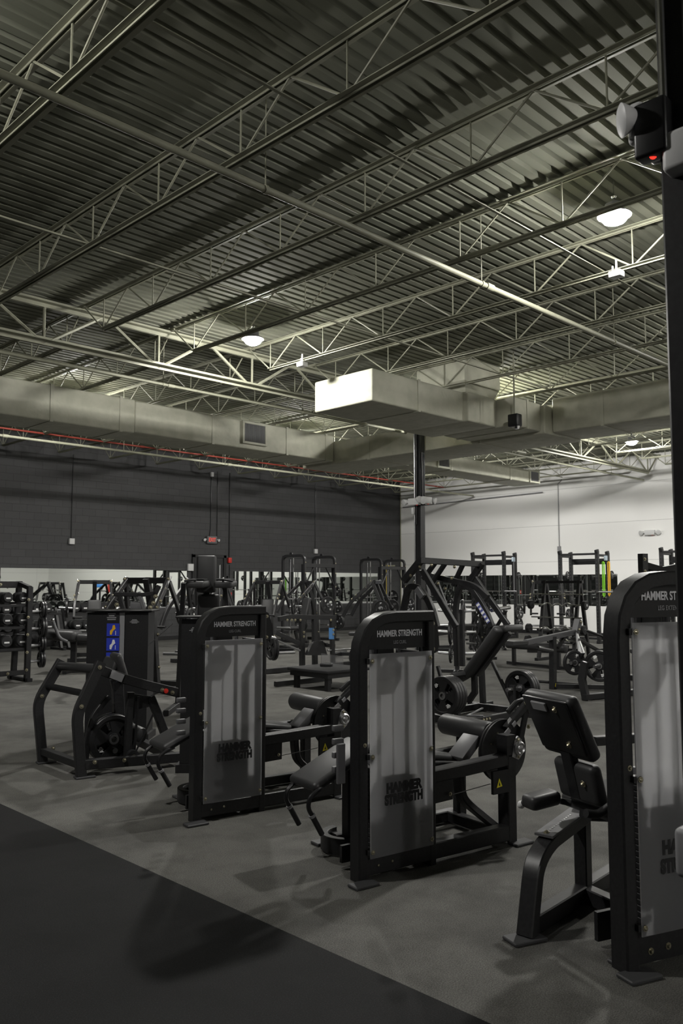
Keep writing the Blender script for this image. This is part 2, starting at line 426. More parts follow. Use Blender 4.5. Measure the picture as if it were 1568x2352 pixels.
# ------------------------------------------------------------------ ducts
def duct(x0, x1, y0, y1, z0, z1, label, seams=(), ax=0, r=.03):
    t = thing('air_duct', label, 'duct', ((x0 + x1) / 2, (y0 + y1) / 2, z0), 0, 'jacketed air ducts')
    cx, cy = (x0 + x1) / 2, (y0 + y1) / 2
    g = G(); g.pad((0, 0, (z1 - z0) / 2), (x1 - x0, y1 - y0, z1 - z0), r=r); g.build('jacket', JKT, t)
    for s in seams:
        g = G(); q = .012
        if ax == 0: g.bx(s - cx - .03, s - cx + .03, y0 - cy - q, y1 - cy + q, -q, z1 - z0 + q)
        else: g.bx(x0 - cx - q, x1 - cx + q, s - cy - .03, s - cy + .03, -q, z1 - z0 + q)
        g.build('seam_band', JKT, t)
    return t
def grille(t, c, n, w, h):
    """frame with vertical slots on a duct side; c local centre, n outward normal, w across, h high"""
    c, n = V(c), V(n); s = n.cross(Z_)
    g = G(); fr = .05
    for sx in (-1, 1): g.rect([c + s * sx * (w / 2 - fr / 2) - Z_ * h / 2, c + s * sx * (w / 2 - fr / 2) + Z_ * h / 2], n, .05, fr)
    for sz in (-1, 1): g.rect([c - s * (w / 2 - fr) + Z_ * sz * (h / 2 - fr / 2), c + s * (w / 2 - fr) + Z_ * sz * (h / 2 - fr / 2)], n, .05, fr)
    f = g.build('grille', JKT, t)
    g = G(); g.rect([c - s * (w / 2 - fr), c + s * (w / 2 - fr)], n, .012, h - fr * 2); g.build('recess', GRL, f)
    g = G(); k = -w / 2 + fr + .02
    while k < w / 2 - fr: g.rect([c + s * k + n * .012 - Z_ * (h / 2 - fr), c + s * k + n * .012 + Z_ * (h / 2 - fr)], n, .015, .006, c=.001); k += .026
    g.build('vane', LGY, f)
t = duct(-6, 8.1, 13.6, 14.6, 4.5, 5.14, 'long white jacketed duct along the left, nearest stretch with one seam', (2.0, 6.45, 7.8))
t2 = duct(8.1, 13.35, 13.6, 14.6, 4.52, 5.12, 'right stretch of the long white duct with a slotted grille near its middle', (9.9, 11.9, 13.1))
grille(t2, (10.95 - 10.72, -.53, .34), (0, -1, 0), .66, .48)
t = duct(13.36, 14.7, 8.02, 14.7, 4.46, 5.0, 'dim white duct block where the cross ducts meet behind the slim column', (9.5, 12.5), 1)
t = duct(13.6, 14.68, -6, 8.01, 4.5, 5.15, 'large dim duct running to the right edge before the white wall', (3.4, 7.0), 1)
g = G()
t = duct(9.23, 11.6, 8.55, 9.87, 4.5, 5.02, 'boxy white plenum duct with brightly lit end above the slim column', (10.35,))
t = duct(12.46, 13.35, 8.1, 9.7, 4.5, 5.02, 'short dim duct box right of the riser beside a small hanging projector', (12.9,))
t = thing('duct_riser', 'tall tapering duct riser going up to the roof between the duct boxes', 'duct', (12.0, 9.2, 4.5))
g = G(); g.pad((0, 0, .26), (.86, 1.5, .52), r=.03)
def loft(g, r0, z0, r1, z1):
    vs = [(r0[0], r0[2], z0), (r0[1], r0[2], z0), (r0[1], r0[3], z0), (r0[0], r0[3], z0), (r1[0], r1[2], z1), (r1[1], r1[2], z1), (r1[1], r1[3], z1), (r1[0], r1[3], z1)]
    g.add(vs, [(0, 1, 5, 4), (1, 2, 6, 5), (2, 3, 7, 6), (3, 0, 4, 7), (4, 5, 6, 7), (3, 2, 1, 0)])
loft(g, (-.43, .43, -.7, .7), .52, (-.25, .85, -.55, .55), .8); g.build('transition', JKT, t)
g = G(); g.bx(-.25, .85, -.55, .55, .8, ZD - 4.505); g.build('shaft', JKT, t)
t = duct(14.72, 20.4, 12.43, 13.3, 4.5, 4.86, 'far narrow duct ending in a framed grille beside the white wall', (16.3, 18.9))
grille(t, (2.5, -.45, .18), (0, -1, 0), .5, .36)
grille(t, (-1.6, -.45, .18), (0, -1, 0), .5, .36)
# hanging projector
t = thing('projector', 'small black projector hanging beside the duct box before the white wall', 'projector', AT(1182, 966, Y=7.9))
g = G(); g.pad((0, 0, 0), (.16, .2, .22), r=.02); g.build('body', BLK2, t)
g = G(); g.tube([(0, 0, .1), (0, 0, ZD - t.location.z)], .008, 6); g.tube([(.05, .05, .1), (.05, .05, ZD - t.location.z)], .006, 6); g.build('rod', CRM, t)
g = G(); g.lathe([(0, 0), (.04, 0), (.05, .05), (0, .05)], (-.03, -.06, -.16), (0, 0, 1), 12); g.build('lens', CHR, t)
# far hanging strip sign board
g = G(); g.rect([(-.3, .0, 0), (.3, .0, 0)], Y_, .05, .05); g.tube([(0, 0, 0), (0, 0, 1.05)], .01, 6)
o = g.build('hanging_bracket', CRM); o.location = AT(1190, 1037, Y=10.5); tag(o, 'short cream bracket hanging under the ducts left of the lit girder', 'bracket')

# ------------------------------------------------------------------ columns with emergency lights
def column(x, y, s, label, conduits, zt=5.02):
    t = thing('steel_column', label, 'column', (x, y, 0))
    g = G(); g.rect([(0, 0, 0), (0, 0, zt)], X_, s, s, c=.008); g.build('shaft', BLK, t)
    g = G(); g.bx(-s * .8, s * .8, -s * .8, s * .8, 0, .02); g.build('base_plate', BLK, t)
    for (cx, cy, z0, z1, r, m) in conduits:
        g = G(); g.tube([(cx, cy, z0), (cx, cy, z1)], r, 10); g.build('conduit', m, t)
    return t
far = column(13.24, 10.93, .15, 'slim black steel column in the distance below the duct boxes', [(-.10, .06, 0, 5.0, .014, STL), (-.10, .01, 2.9, 5.0, .018, BLK2), (-.04, -.10, 3.3, 4.4, .018, BLK2), (.02, -.10, 3.3, 4.4, .018, BLK2)])
near = column(2.42, .925, .15, 'near black steel column cut off by the right edge', [(-.09, .050, 3.0, 5.0, .012, CHR), (-.09, -.055, 3.0, 5.0, .014, STL)])
def emergency_light(loc, rz, label, s=1., sides=(-1, 1), flip=False):
    t = thing('emergency_light', label, 'emergency light', loc, rz, 'white emergency lights'); t.scale = (s, s, s)
    g = G(); g.pad((0, -.045, 0), (.26, .08, .13), r=.012); g.build('battery_box', WBX, t)
    for sx in sides:
        g = G(); g.tube([(sx * .13, -.045, 0), (sx * .19, -.045, 0)], .018, 8); g.build('swivel', WBX, t)
        h = G(); d = V((sx * .35, -1, -.25)).normalized(); h.lathe([(0, -.09), (.03, -.085), (.045, -.05), (.062, 0), (.062, .02), (.05, .025), (0, .02)], V((sx * .23, -.06, 0)), d, 18)
        h.build('lamp_head', WBX, t)
    g = G(); g.lathe([(.009, 0), (.009, .004), (0, .006)], (.06, -.04, -.066), (0, 0, -1), 8); g.build('indicator', LED, t)
    return t
emergency_light((13.13, 10.95, 3.37), -90, 'white twin-head emergency light on the left side of the slim column', 1.1)
emergency_light((13.25, 10.82, 3.40), 0, 'white twin-head emergency light on the right side of the slim column', 1.1)
# conduit box on the far column
g = G(); g.pad((0, 0, 0), (.07, .06, .14), r=.006); o = g.build('junction_box', WBX); o.location = (13.10, 11.0, 3.18); tag(o, 'small white box under the left emergency light on the slim column', 'junction box')
# near column: black back box, white lamp heads, metal conduit body
t = thing('emergency_light', 'white emergency light with red indicator high on the near column', 'emergency light', (2.345, .97, 2.92), 0, 'white emergency lights')
O = t.location
def NP(x, y, Y): return AT(x, y, Y=Y) - O
g = G(); g.pad(NP(1500, 300, 1.0), (.06, .10, .17), r=.01); g.build('battery_box', BLK2, t)
g = G(); g.pad(NP(1462, 285, 1.06), (.035, .05, .13), r=.015); g.pad(NP(1476, 292, 1.06), (.03, .05, .11), r=.012); g.build('lamp_head', WBX, t)
p = NP(1438, 275, 1.07); g = G(); g.lathe([(0, -.04), (.02, -.036), (.034, -.015), (.046, .004), (.05, .014), (.04, .02), (0, .022)], p, V((-.62, .78, -.12)), 20); g.build('lamp_head', WBX, t)
g = G(); g.tube([NP(1500, 325, 1.02), NP(1480, 345, 1.05), NP(1470, 322, 1.06)], .022, 12, fil=.02); g.build('swivel', BLK2, t)
g = G(); g.lathe([(.011, 0), (.011, .004), (0, .006)], NP(1499, 357, 1.0), V((-.7, -.6, -.5)), 12); g.build('indicator', LED, t)
g = G(); g.pad(NP(1505, 352, 1.01), (.06, .04, .05), r=.012); g.build('indicator_box', BLK2, t)
for z, lab in [(2.905, 'rounded grey conduit box beside the red indicator on the near column'), (.93, 'grey socket box low on the near column')]:
    g = G(); g.pad((0, 0, 0), (.08, .09, .12 if z > 2 else .13), r=.015); o = g.build('junction_box', WBX if z > 2 else LGY); o.location = (2.327 if z > 2 else 2.305, .926 if z > 2 else .95, z); tag(o, lab, 'junction box')

# ------------------------------------------------------------------ wall fittings
def mirror(name, g, lab): o = g.build(name, MIR); tag(o, lab, 'mirror', 'wall mirrors'); return o
MZ0, MZ1 = 1.0, 2.1
g = G(); g.bx(XN + .1, 14.72, YW - .012, YW, MZ0, MZ1); mirror('wall_mirror', g, 'long wall mirror on the block wall left of the door')
g = G(); g.bx(16.5, 23.45, YW - .012, YW, MZ0, MZ1); mirror('wall_mirror', g, 'wall mirror on the block wall right of the door')
g = G(); g.bx(XW - .012, XW, 12.4, 21.3, .98, 2.0); mirror('wall_mirror', g, 'wall mirror on the white wall behind the racks')
# bottom ledges under the mirrors
for x0, x1, lab in [(XN + .1, 14.72, 'left of the door'), (16.5, 23.45, 'right of the door')]:
    g = G(); g.bx(x0, x1, YW - .02, YW, .965, 1.0); o = g.build('mirror_channel', LGY); tag(o, 'thin grey metal channel under the wall mirror ' + lab, 'mirror channel')
g = G()
for x0, x1, z0, z1 in [(14.90, 15.0, 0, 2.6), (16.1, 16.2, 0, 2.6), (14.90, 16.2, 2.52, 2.62)]: g.bx(x0, x1, YW - .06, YW, z0, z1)
d = g.build('door_1', BLK2, kind='structure')
g = G(); g.bx(15.0, 16.1, YW - .03, YW, 0, 2.52); g.build('door_leaf', BLK, d)
g = G(); g.tube([(15.95, YW - .07, 1.0), (15.95, YW - .07, 2.3)], .012, 8); g.tube([(15.95, YW - .03, 1.05), (15.95, YW - .07, 1.05)], .01, 8); g.tube([(15.95, YW - .03, 2.25), (15.95, YW - .07, 2.25)], .01, 8); g.build('door_handle', STL, d)
t = thing('exit_sign', 'lit EXIT sign with two lamp heads on the charcoal block wall above the door', 'exit sign', (15.62, YW, 3.08))
g = G(); g.pad((0, -.04, 0), (.38, .08, .24), r=.012); g.build('housing', GRY, t)
text('EXIT', .17, (0, -.082, 0), X_, Z_, EXT, t, sx=.78, off=.03)
for sx in (-1, 1):
    g = G(); g.tube([(sx * .19, -.04, .02), (sx * .24, -.04, .02)], .012, 8); g.lathe([(0, -.04), (.03, -.03), (.045, .02), (0, .02)], (sx * .27, -.05, .0), (sx * .3, -1, -.2), 12); g.build('lamp_head', WBX, t)
def wall_box(x, z, w, h, m, lab, name='junction_box', cat='junction box', top=5.3, kk=.012, dx=0):
    t = thing(name, lab, cat, (x, YW, z))
    g = G(); g.pad((0, -.04, 0), (w, .08, h), r=.01); g.build('box', m, t)
    if top:
        g = G(); g.tube([(0, -.02, h / 2), (0, -.02, h / 2 + .1), (dx, -.02, h / 2 + .3), (dx, -.02, top - z)], kk, 8); g.build('conduit', BLK2, t)
    return t
wall_box(10.88, 2.86, .15, .16, WBX, 'white box at the end of a conduit on the left block wall')
wall_box(20.16, 2.85, .14, .16, WBX, 'white box at the end of a conduit right of the exit sign')
wall_box(15.6, 5.18, .10, .14, WBX, 'small white box high above the exit sign', top=None)
g = G(); g.tube([(15.56, YW - .02, 3.2), (15.6, YW - .02, 3.5), (15.6, YW - .02, 5.1)], .014, 8); g.tube([(15.85, YW - .02, 2.95), (15.85, YW - .02, 5.3)], .012, 8)
tag(g.build('conduit_pipe', BLK2), 'pair of black conduits rising from the exit sign', 'conduit')
t = wall_box(16.34, 2.45, .13, .17, RED, 'red fire alarm horn above the pull station beside the door', 'fire_alarm', 'fire alarm', kk=.016)
t = wall_box(16.36, 1.33, .12, .17, RED, 'red fire pull station right of the door', 'fire_pull_station', 'fire alarm', top=2.3)
g = G(); g.bx(-.04, .04, -.084, -.08, -.02, .02); g.build('pull_bar', WHT, t)
t = wall_box(14.83, 2.2, .2, .22, WBX, 'white box beside the door frame over the mirror edge', 'wall_box', 'control box', top=None)
wall_box(16.28, 1.8, .05, .3, BLK2, 'thin black conduit cover beside the fire pull station', 'wall_box', 'control box', top=None)
# yellow gas pipe in the far corner
t = thing('gas_pipe', 'yellow gas pipe standing up the block wall near the far corner', 'pipe', (23.9, YW - .045, 1.0))
g = G(); g.tube([(-.22, 0, .02), (0, 0, .02), (0, 0, 1.39), (.16, 0, 1.39)], .032, 12, fil=.05); g.build('pipe_run', GAS, t)
g = G(); g.tube([(.16, 0, 1.39), (.5, 0, 1.41)], .03, 12); g.build('tail_pipe', CRM, t)
g = G()
for p, q in [((0, 0, 1.33), (0, 0, 1.43)), ((-.03, 0, .02), (.04, 0, .02)), ((0, 0, 1.39), (.09, 0, 1.39))]: g.tube([p, q], .045, 10)
g.build('fitting', GAS, t)
# white wall: conduit, boxes, twin light
t = thing('conduit_pipe', 'grey conduit running down the white wall to a small box', 'conduit', (XW, 14.43, 0))
g = G(); g.tube([(-.02, 0, 2.95), (-.02, 0, 5.05), (-.02, -.15, 5.2)], .016, 8); g.build('pipe_run', STL, t)
g = G(); g.bx(-.05, 0, -.05, .06, 2.8, 2.95); g.build('box', LGY, t)
t = emergency_light((XW, 11.27, 3.27), -90, 'white emergency light mounted on the right part of the white wall', 1.2)
for y, z in [(21.0, 4.9)]:
    g = G(); g.tube([(XW - .07, 21.3, 4.72), (XW - .07, 15, 4.82)], .02, 8); tag(g.build('conduit_pipe', LGY), 'grey conduit along the top of the white wall', 'conduit')
t = thing('fire_extinguisher', 'red fire extinguisher hanging on the white wall past the racks', 'fire extinguisher', (XW - .12, -.9, 1.15)); t.scale = (1.4, 1.4, 1.4)
g = G(); g.lathe([(0, 0), (.07, .01), (.075, .05), (.075, .36), (.05, .42), (.02, .45), (0, .45)], (0, 0, 0), Z_, 16); g.build('cylinder', RED, t)
g = G(); g.rect([(0, -.05, .48), (0, .05, .5)], X_, .03, .02); g.tube([(0, .03, .46), (0, .1, .4), (0, .1, .15)], .01, 8); g.build('handle', BLK2, t)
# ================================================================== selectorised machines in the front row
def weight_tower(t, W, Hh, RO, fw, dp, sh, st_top, title2, lx, tz, sz):
    """black inverted-J frame with placard, frosted shield, guide rods and weight stack; sh = shield (u0, u1, z0, z1)"""
    g = G(); g.rect([(fw / 2, dp / 2, 0), (fw / 2, dp / 2, Hh - fw / 2), (W - .005, dp / 2, Hh - fw / 2)], Y_, dp, fw, r=RO, c=.008)
    g.rect([(W - .025, dp / 2, 0), (W - .025, dp / 2, Hh - fw)], Y_, dp, .05, c=.006); g.sm = 25
    g.build('tower_frame', BLK, t)
    g = G(); g.bx(fw, W - .05, .262, .285, .03, sh[2]); g.bx(W - .05, W - .01, dp, .285, .03, .09); g.bx(W - .05, W - .01, .245, .285, .09, Hh - .25); g.bx(W - .05, W - .01, dp, .285, Hh - .29, Hh - .25); g.build('rear_frame', BLK, t)
    g = G(); g.bx(fw, W - .05, .01, .07, .03, sh[2] + .01); g.build('lower_plate', BLK, t)
    # placard with one rounded corner
    u0, u1, z0, z1 = fw + .002, W - .052, sh[3] + .02, Hh - fw
    rr = .15; n = 8
    poly = [(u0, z0), (u1, z0), (u1, z1)] + [(u0 + rr - rr * math.sin(PI / 2 * k / n), z1 - rr + rr * math.cos(PI / 2 * k / n)) for k in range(n + 1)]
    g = G(); g.prism(poly, (0, .03, 0), X_, Z_, -.03); pl = g.build('placard', BLK2, t)
    text('HAMMER STRENGTH', .052 * lx, (W * .565, .0285, tz), X_, Z_, DWT_L, pl, sx=.72, off=.03)
    text(title2, .028 * lx, (W * .565, .0285, tz - .052 * lx), X_, Z_, DWT, pl, sx=.8)
    g = G(); g.bx(sh[0], sh[1], -.026, -.020, sh[2], sh[3]); s_ = g.build('frosted_shield', FRO, t)
    text('HAMMER', sz * .074, ((sh[0] + sh[1]) / 2 + .01, -.0275, .494 + SHZ), X_, Z_, RUB, s_, sx=.86, off=.065)
    text('STRENGTH', sz * .074, ((sh[0] + sh[1]) / 2 + .01, -.0275, .430 + SHZ - (sz - 1) * .3), X_, Z_, RUB, s_, sx=.755, off=.065)
    zs = (sh[2] + .035, (sh[2] + sh[3]) / 2 - .01, sh[3] - .04)
    for u in (sh[0] + .015, sh[1] - .012):
        for z in zs: G().bx(u - .03 if u < W / 2 else u - .012, u + .012 if u < W / 2 else u + .03, -.02, .01, z - .014, z + .014).build('shield_clip', BLK, t)
    bolts(t, [(u, -.03, z) for u in (sh[0] + .015, sh[1] - .012) for z in zs], (0, -1, 0), s=.85)
    bolts(t, [(fw + .07, .008, .075), (fw + .17, .008, .08)], (0, -1, 0), s=1.0)
    bolts(t, [(fw * .62, -.002, Hh * .5)], (0, -1, 0), s=.8)
    cu = (fw + W) / 2 - .03
    g = G()
    for k in range(int((st_top - .10) / .026)): g.pad((cu, .13, .12 + k * .026), (.32, .17, .0235), r=.003, seg=1)
    st = g.build('weight_stack', STK, t)
    g = G(); g.bx(cu - .10, cu + .10, .08, .18, st_top, st_top + .035); g.build('top_plate', GRY, t)
    for du in (-.10, .10): G().tube([(cu + du, .13, .06), (cu + du, .13, Hh - fw)], .014, 10).build('guide_rod', GRY, t)
    G().tube([(cu, .13, st_top), (cu, .13, Hh - fw)], .005, 6).build('cable', RUB, t)
    g = G(); g.roller((cu, .15, sh[3] + .04), (cu, .23, sh[3] + .04), .055); g.build('pulley', BLK2, t)
    g = G(); g.bx(cu - .06, cu + .06, .12, .26, sh[3] - .06, sh[3] + .03); g.build('pulley_bracket', BLK2, t)
def foot(t, u, v, w=.16, d=.09, z=.018, m=None):
    G().pad((u, v, z / 2), (w, d, z), r=.005, seg=1).build('foot_pad', m or FTG, t)
DWT_L = mat('silver_print', (.75, .75, .78), .5)
HZ3 = F(3.439, 1.725, -21).at(1520, 1950, v=-.03).z - .494
SHZ = 0.
def leg_curl(t):
    weight_tower(t, .57, 1.497, .24, .066, .095, (.06, .522, .128, 1.258), .60, 'LEG CURL', .98, 1.365, 1.0)
    # base
    g = G(); g.rect([(.05, .04, .075), (1.235, .04, .075)], Y_, .075, .095); g.build('base_beam', BLK, t)
    g = G(); g.rect([(.25, .05, .05), (.25, .40, .05)], X_, .07, .07); g.rect([(.25, .62, .05), (1.28, .62, .05)], Y_, .07, .07); g.rect([(1.22, .08, .05), (1.22, .60, .05)], X_, .07, .07); g.build('rear_base', BLK, t)
    g = G(); ring = [(.30 + .15 * math.cos(a), .53 + .15 * math.sin(a), .06) for a in [PI / 2 + PI * k / 14 for k in range(15)]]
    g.rect([(.30, .38, .06)] + ring[::-1][1:-1] + [(.30, .68, .06)], Z_, .10, .045, c=.004); g.build('base_loop', BLK, t)
    g = G(); g.rect([(1.22, .05, .02), (1.22, .05, .56)], Y_, .10, .075); g.build('front_post', BLK, t)
    G().rect([(1.27, .55, .05), (1.27, .55, .52)], Y_, .07, .07).build('rear_post', BLK, t)
    for u, v in ((-.0, -.04), (1.27, -.015), (.25, .72), (1.30, .66)): foot(t, u, v)
    # upper beams
    g = G(); g.rect([(.52, .045, .505), (.85, .045, .515), (1.19, .045, .53)], Y_, .085, .075); g.build('upper_beam', BLK, t)
    g = G(); g.rect([(.56, .5, .49), (1.27, .5, .515)], Y_, .06, .06); g.build('rear_beam', BLK, t)
    G().rect([(.60, .49, .50), (.98, .06, .515)], Z_, .035, .05).build('cross_brace', BLK, t)
    g = G(); g.prism([(.57, .345), (.722, .35), (.724, .475), (.57, .475)], (0, .02, 0), X_, Z_, -.012); g.build('gusset_plate', BLK, t); bolts(t, [(.685, .0, .39)], (0, -1, 0), s=.8)
    # pivot blocks, bearings, cam
    G().bx(1.175, 1.255, .0, .09, .55, .685).build('pivot_block', BLK, t)
    G().bx(1.235, 1.305, .46, .54, .50, .665).build('pivot_block', BLK, t)
    for c in ((1.275, -.005, .60), (1.32, .46, .575)):
        g = G(); c = V(c); g.prism([(-.06, -.05), (0, -.075), (.03, -.05), (.045, 0), (.03, .05), (0, .075), (-.035, .05)], c + Y_ * .012, X_, Z_, .012)
        g.lathe([(.045, 0), (.045, .014), (.034, .026), (.024, .02), (.018, .024), (0, .026)], c, -Y_, 20); g.build('bearing', STL, t)
        bolts(t, [c + V((-.01, -.012, .055)), c + V((-.01, -.012, -.055))], (0, -1, 0), s=.7)
    G().tube([(1.29, -.0, .59), (1.29, .55, .575)], .018, 12).build('axle', STL, t)
    g = G(); g.lathe([(0, 0), (.185, 0), (.205, -.006), (.205, .004), (.196, .012), (.205, .02), (.205, .03), (.185, .026), (0, .026)], (1.30, .15, .555), Y_, 40); g.build('cam_wheel', BLK, t)
    bolts(t, [(1.30 + .13 * math.cos(a), .148, .555 + .13 * math.sin(a)) for a in (1.2, 2.0, 2.7, 3.5)], (0, -1, 0), s=.45)
    A = V((1, 0, .62)).normalized(); g = G(); g.pad((1.075, .285, .575), (.20, .15, .055), rot=Matrix.Rotation(-math.atan(.85), 3, 'Y'), r=.008, seg=2); g.build('counterweight', GRY, t)
    g = G(); g.roller((1.225, .19, .672), (1.225, .66, .672), .072); g.build('ankle_roller', PAD, t)
    G().rect([(1.30, .17, .56), (1.225, .17, .672)], Y_, .03, .06).build('roller_arm', BLK, t)
    g = G(); g.rect([(1.29, .12, .70), (1.50, .12, .855)], Y_, .045, .045); g.build('range_arm', BLK, t)
    g = G(); g.rect([(1.33, .095, .72), (1.36, .095, .742)], Y_, .01, .03); g.rect([(1.24, .095, .655), (1.30, .095, .70)], Y_, .01, .035); g.build('range_slot', LGY, t)
    g = G(); g.rect([(1.505, .12, .85), (1.43, .12, .62)], Y_, .018, .05); g.build('pull_link', BLK2, t)
    g = G(); g.tube([(1.36, .16, .80), (1.46, .16, .87), (1.56, .12, .84)], .02, 10, fil=.04); g.build('start_handle', BLK2, t)
    bolts(t, [(1.51, .10, .80), (1.47, .10, .86), (1.49, .10, .70)], (0, -1, 0), s=1)
    g = G(); g.rect([(.955, .22, .50), (.955, .22, .40), (.975, .22, .29), (1.04, .22, .23), (1.215, .13, .07)], Y_, .075, .045, r=.06); g.build('swing_arm', BLK, t)
    g = G(); g.bx(1.048, 1.19, .0, .02, .333, .475); w_ = g.build('warning_plate', BLK2, t)
    G().prism([(1.075, .372), (1.125, .378), (1.098, .43)], (0, -.001, 0), X_, Z_, .002).build('warning_triangle', YEL, w_)
    G().prism([(1.092, .384), (1.106, .384), (1.099, .412)], (0, -.003, 0), X_, Z_, .001).build('warning_mark', RUB, w_)
    # bench
    ry = lambda a: Matrix.Rotation(R(-a), 3, 'Y')
    g = G(); g.pad((.13, .45, .562), (.50, .30, .062), rot=ry(24), r=.03); g.build('head_pad', PAD, t)
    g = G(); g.pad((.70, .45, .555), (.80, .30, .062), rot=ry(-10), r=.03); g.build('thigh_pad', PAD, t)
    g = G(); g.rect([(-.03, .45, .46), (.34, .45, .60), (1.05, .45, .48)], Y_, .06, .05, c=.004); g.build('bench_rail', BLK, t)
    G().rect([(.27, .45, .06), (.27, .45, .56)], Y_, .075, .10).build('bench_post', BLK, t)
    for v, n_ in ((.30, 0), (.55, 1)):
        k = .02 * n_
        pts = [(.02, .45 + (v - .45) * .5, .475), (-.06, v, .468), (-.135, v, .425), (-.148, v, .37), (-.118, v, .32), (-.05, v, .205)]
        g = G(); g.tube(fillet(pts[:5], .06), .0135, 10); h = g.build('handle', BLK2, t)
        a, b = V(pts[4]), V(pts[5]); d = (b - a).normalized()
        G().tube([a - d * .008, a + d * .008], .019, 12).build('collar', LGY, h)
        G().tube([a + d * .008, b], .0165, 12).build('grip', RUB, h)
    # pulley cover and vertical cable at the right of the tower
    g = G(); g.prism([(.57, 1.22), (.63, 1.24), (.652, 1.28), (.645, 1.36), (.615, 1.44), (.57, 1.46)], (0, .05, 0), X_, Z_, -.06); g.build('pulley_cover', BLK2, t)
    G().tube([(.612, .08, 1.23), (.612, .08, .55)], .004, 6).build('cable', RUB, t)
    G().tube([(.73, .03, .375), (1.05, .03, .395)], .003, 6).build('cable', LGY, t)
    bolts(t, [(.60, .045, 1.415), (.60, .045, 1.26)], (0, -1, 0), s=.8)
    for k, z in enumerate((.83, .755, .68, .60)):
        g = G(); g.pad((-.035, .16, z), (.07, .03, .034), r=.006, seg=2); g.build('selector_knob', GRY, t)
f2 = F(3.417, 3.277, -10)
mc = f2.root('leg_curl_machine', 'black leg curl machine with frosted shield and grey side plate, middle of the front row', 'exercise machine', 'front row strength machines')
leg_curl(mc)
f1 = F(3.443, 4.896, -10)
m1 = dup(mc); m1.location = f1.o; m1['label'] = 'black leg curl machine with silver selector knobs, left one of the front row'
G().pad((-.035, .13, .635), (.055, .02, .225), r=.004, seg=1).build('side_plate', GRY, mc)

# ------------------------------------------------------------------ tall seated leg machine at the right
f3 = F(3.439, 1.725, -21)
t = f3.root('seated_leg_machine', 'tall black seated leg machine with reclined backrest, partly behind the near column', 'exercise machine', 'front row strength machines')
SHZ = HZ3
weight_tower(t, .62, 1.715, .27, .07, .105, (.062, .565, .158, 1.485), .78, 'LEG EXTENSION', 1.05, 1.60, 1.05)
foot(t, .035, -.03, .17, .10); foot(t, .1, .10, .18, .08)
L = lambda pts, v: f3.pl(pts, v=v)
cv = .48
# base rail, front leg, seat rail
A_, B_ = f3.at(1205, 2160, z=.0), f3.at(1368, 2055, z=0)
dv = (B_ - A_).normalized(); Nb = dv.cross(Z_)
g = G(); g.rect([A_ + Z_ * .055 + dv * .04, A_ + dv * .62 + Z_ * .055], Nb, .07, .085); g.rect([A_ + dv * .62 + Z_ * .05, V((.42, .16, .05)), V((.56, .16, .05))], Z_, .08, .07); g.build('base_rail', BLK, t)
g = G(); g.rect([A_ + dv * .62 + Z_ * .055, A_ + dv * 1.5 + Z_ * .055], Nb, .07, .085); g.build('base_rail', BLK, t)
nw = f3.u * Nb.x + f3.v * Nb.y
def onp(x, y):
    r = ray(x, y); a = f3.o + f3.u * A_.x + f3.v * A_.y
    p = EYE + r * ((a - EYE).dot(nw) / r.dot(nw)) - f3.o
    return V((p.dot(f3.u), p.dot(f3.v), p.z))
P0 = A_ + dv * .02 + Z_ * .015
P1, P2, P3 = onp(1226, 1985), onp(1254, 1935), onp(1338, 1872)
g = G(); g.rect([P0, P1, P2, P3], Nb, .085, .065, r=.12, c=.006); g.sm = 25; g.build('front_leg', BLK, t)
rd = (P3 - P2).normalized(); rn = Nb.cross(rd) if Nb.cross(rd).z > 0 else rd.cross(Nb)
g = G(); g.rect([P2 + rn * .04 - rd * .02, P3 + rn * .04], Nb, .10, .012, c=.002); sr = g.build('seat_rail', GRY, t)
for k in range(11): G().tube([P2 + rn * .046 + rd * (.05 + .022 * k), P2 + rn * .048 + rd * (.05 + .022 * k)], .005, 6).build('position_mark', WHT, sr)
bolts(t, [P2 + rn * .048 + rd * .01], rn, s=1.0)
Pr = A_ + dv * .62
G().rect([Pr + Z_ * .08, Pr + Z_ * .55], Nb, .07, .07).build('rear_post', BLK, t)
bolts(t, [Pr + Z_ * .56 - Nb * .04 * (1 if Nb.y > 0 else -1), Pr + Z_ * .06 - Nb * .04 * (1 if Nb.y > 0 else -1)], -Y_, s=1)
g = G(); g.add([], []); c = [A_ + V(q) for q in ((-.10, -.05, .0), (.09, -.05, 0), (.09, .06, 0), (-.10, .06, 0))]
g.pad(A_ + V((0, 0, .010)), (.18, .11, .016), r=.004, seg=1); g.build('foot_pad', FTG, t)
# backrest and pads: width runs along v, leaning over +u
bu0, bz0, bu1, bz1 = -.045, 1.125, .10, .82
bd = V((bu1 - bu0, 0, bz1 - bz0)); tilt = math.atan2(bd.x, -bd.z)
Mt = Matrix.Rotation(-tilt, 3, 'Y')
g = G(); g.pad(((bu0 + bu1) / 2 + .035, cv, (bz0 + bz1) / 2), (.075, .37, bd.length), rot=Mt, r=.032, seg=4); g.build('backrest', PAD, t)
g = G(); g.pad(((bu0 + bu1) / 2 - .008, cv, (bz0 + bz1) / 2), (.014, .33, bd.length - .05), rot=Mt, r=.006, seg=2); g.build('back_panel', BLK2, t)
g = G(); g.pad((.155, cv - .02, .70), (.07, .30, .20), rot=Matrix.Rotation(R(-14), 3, 'Y'), r=.03, seg=4); g.build('lumbar_pad', PAD, t)
G().rect([(.03, cv, 1.05), (.10, cv, .85), (.16, cv, .62)], Y_, .08, .045).build('back_bracket', BLK, t)
G().pad((-.035, cv + .04, 1.06), (.012, .11, .045), rot=Mt, r=.003, seg=1).build('adjuster_plate', LGY, t)
nb = Mt @ V((-1, 0, 0))
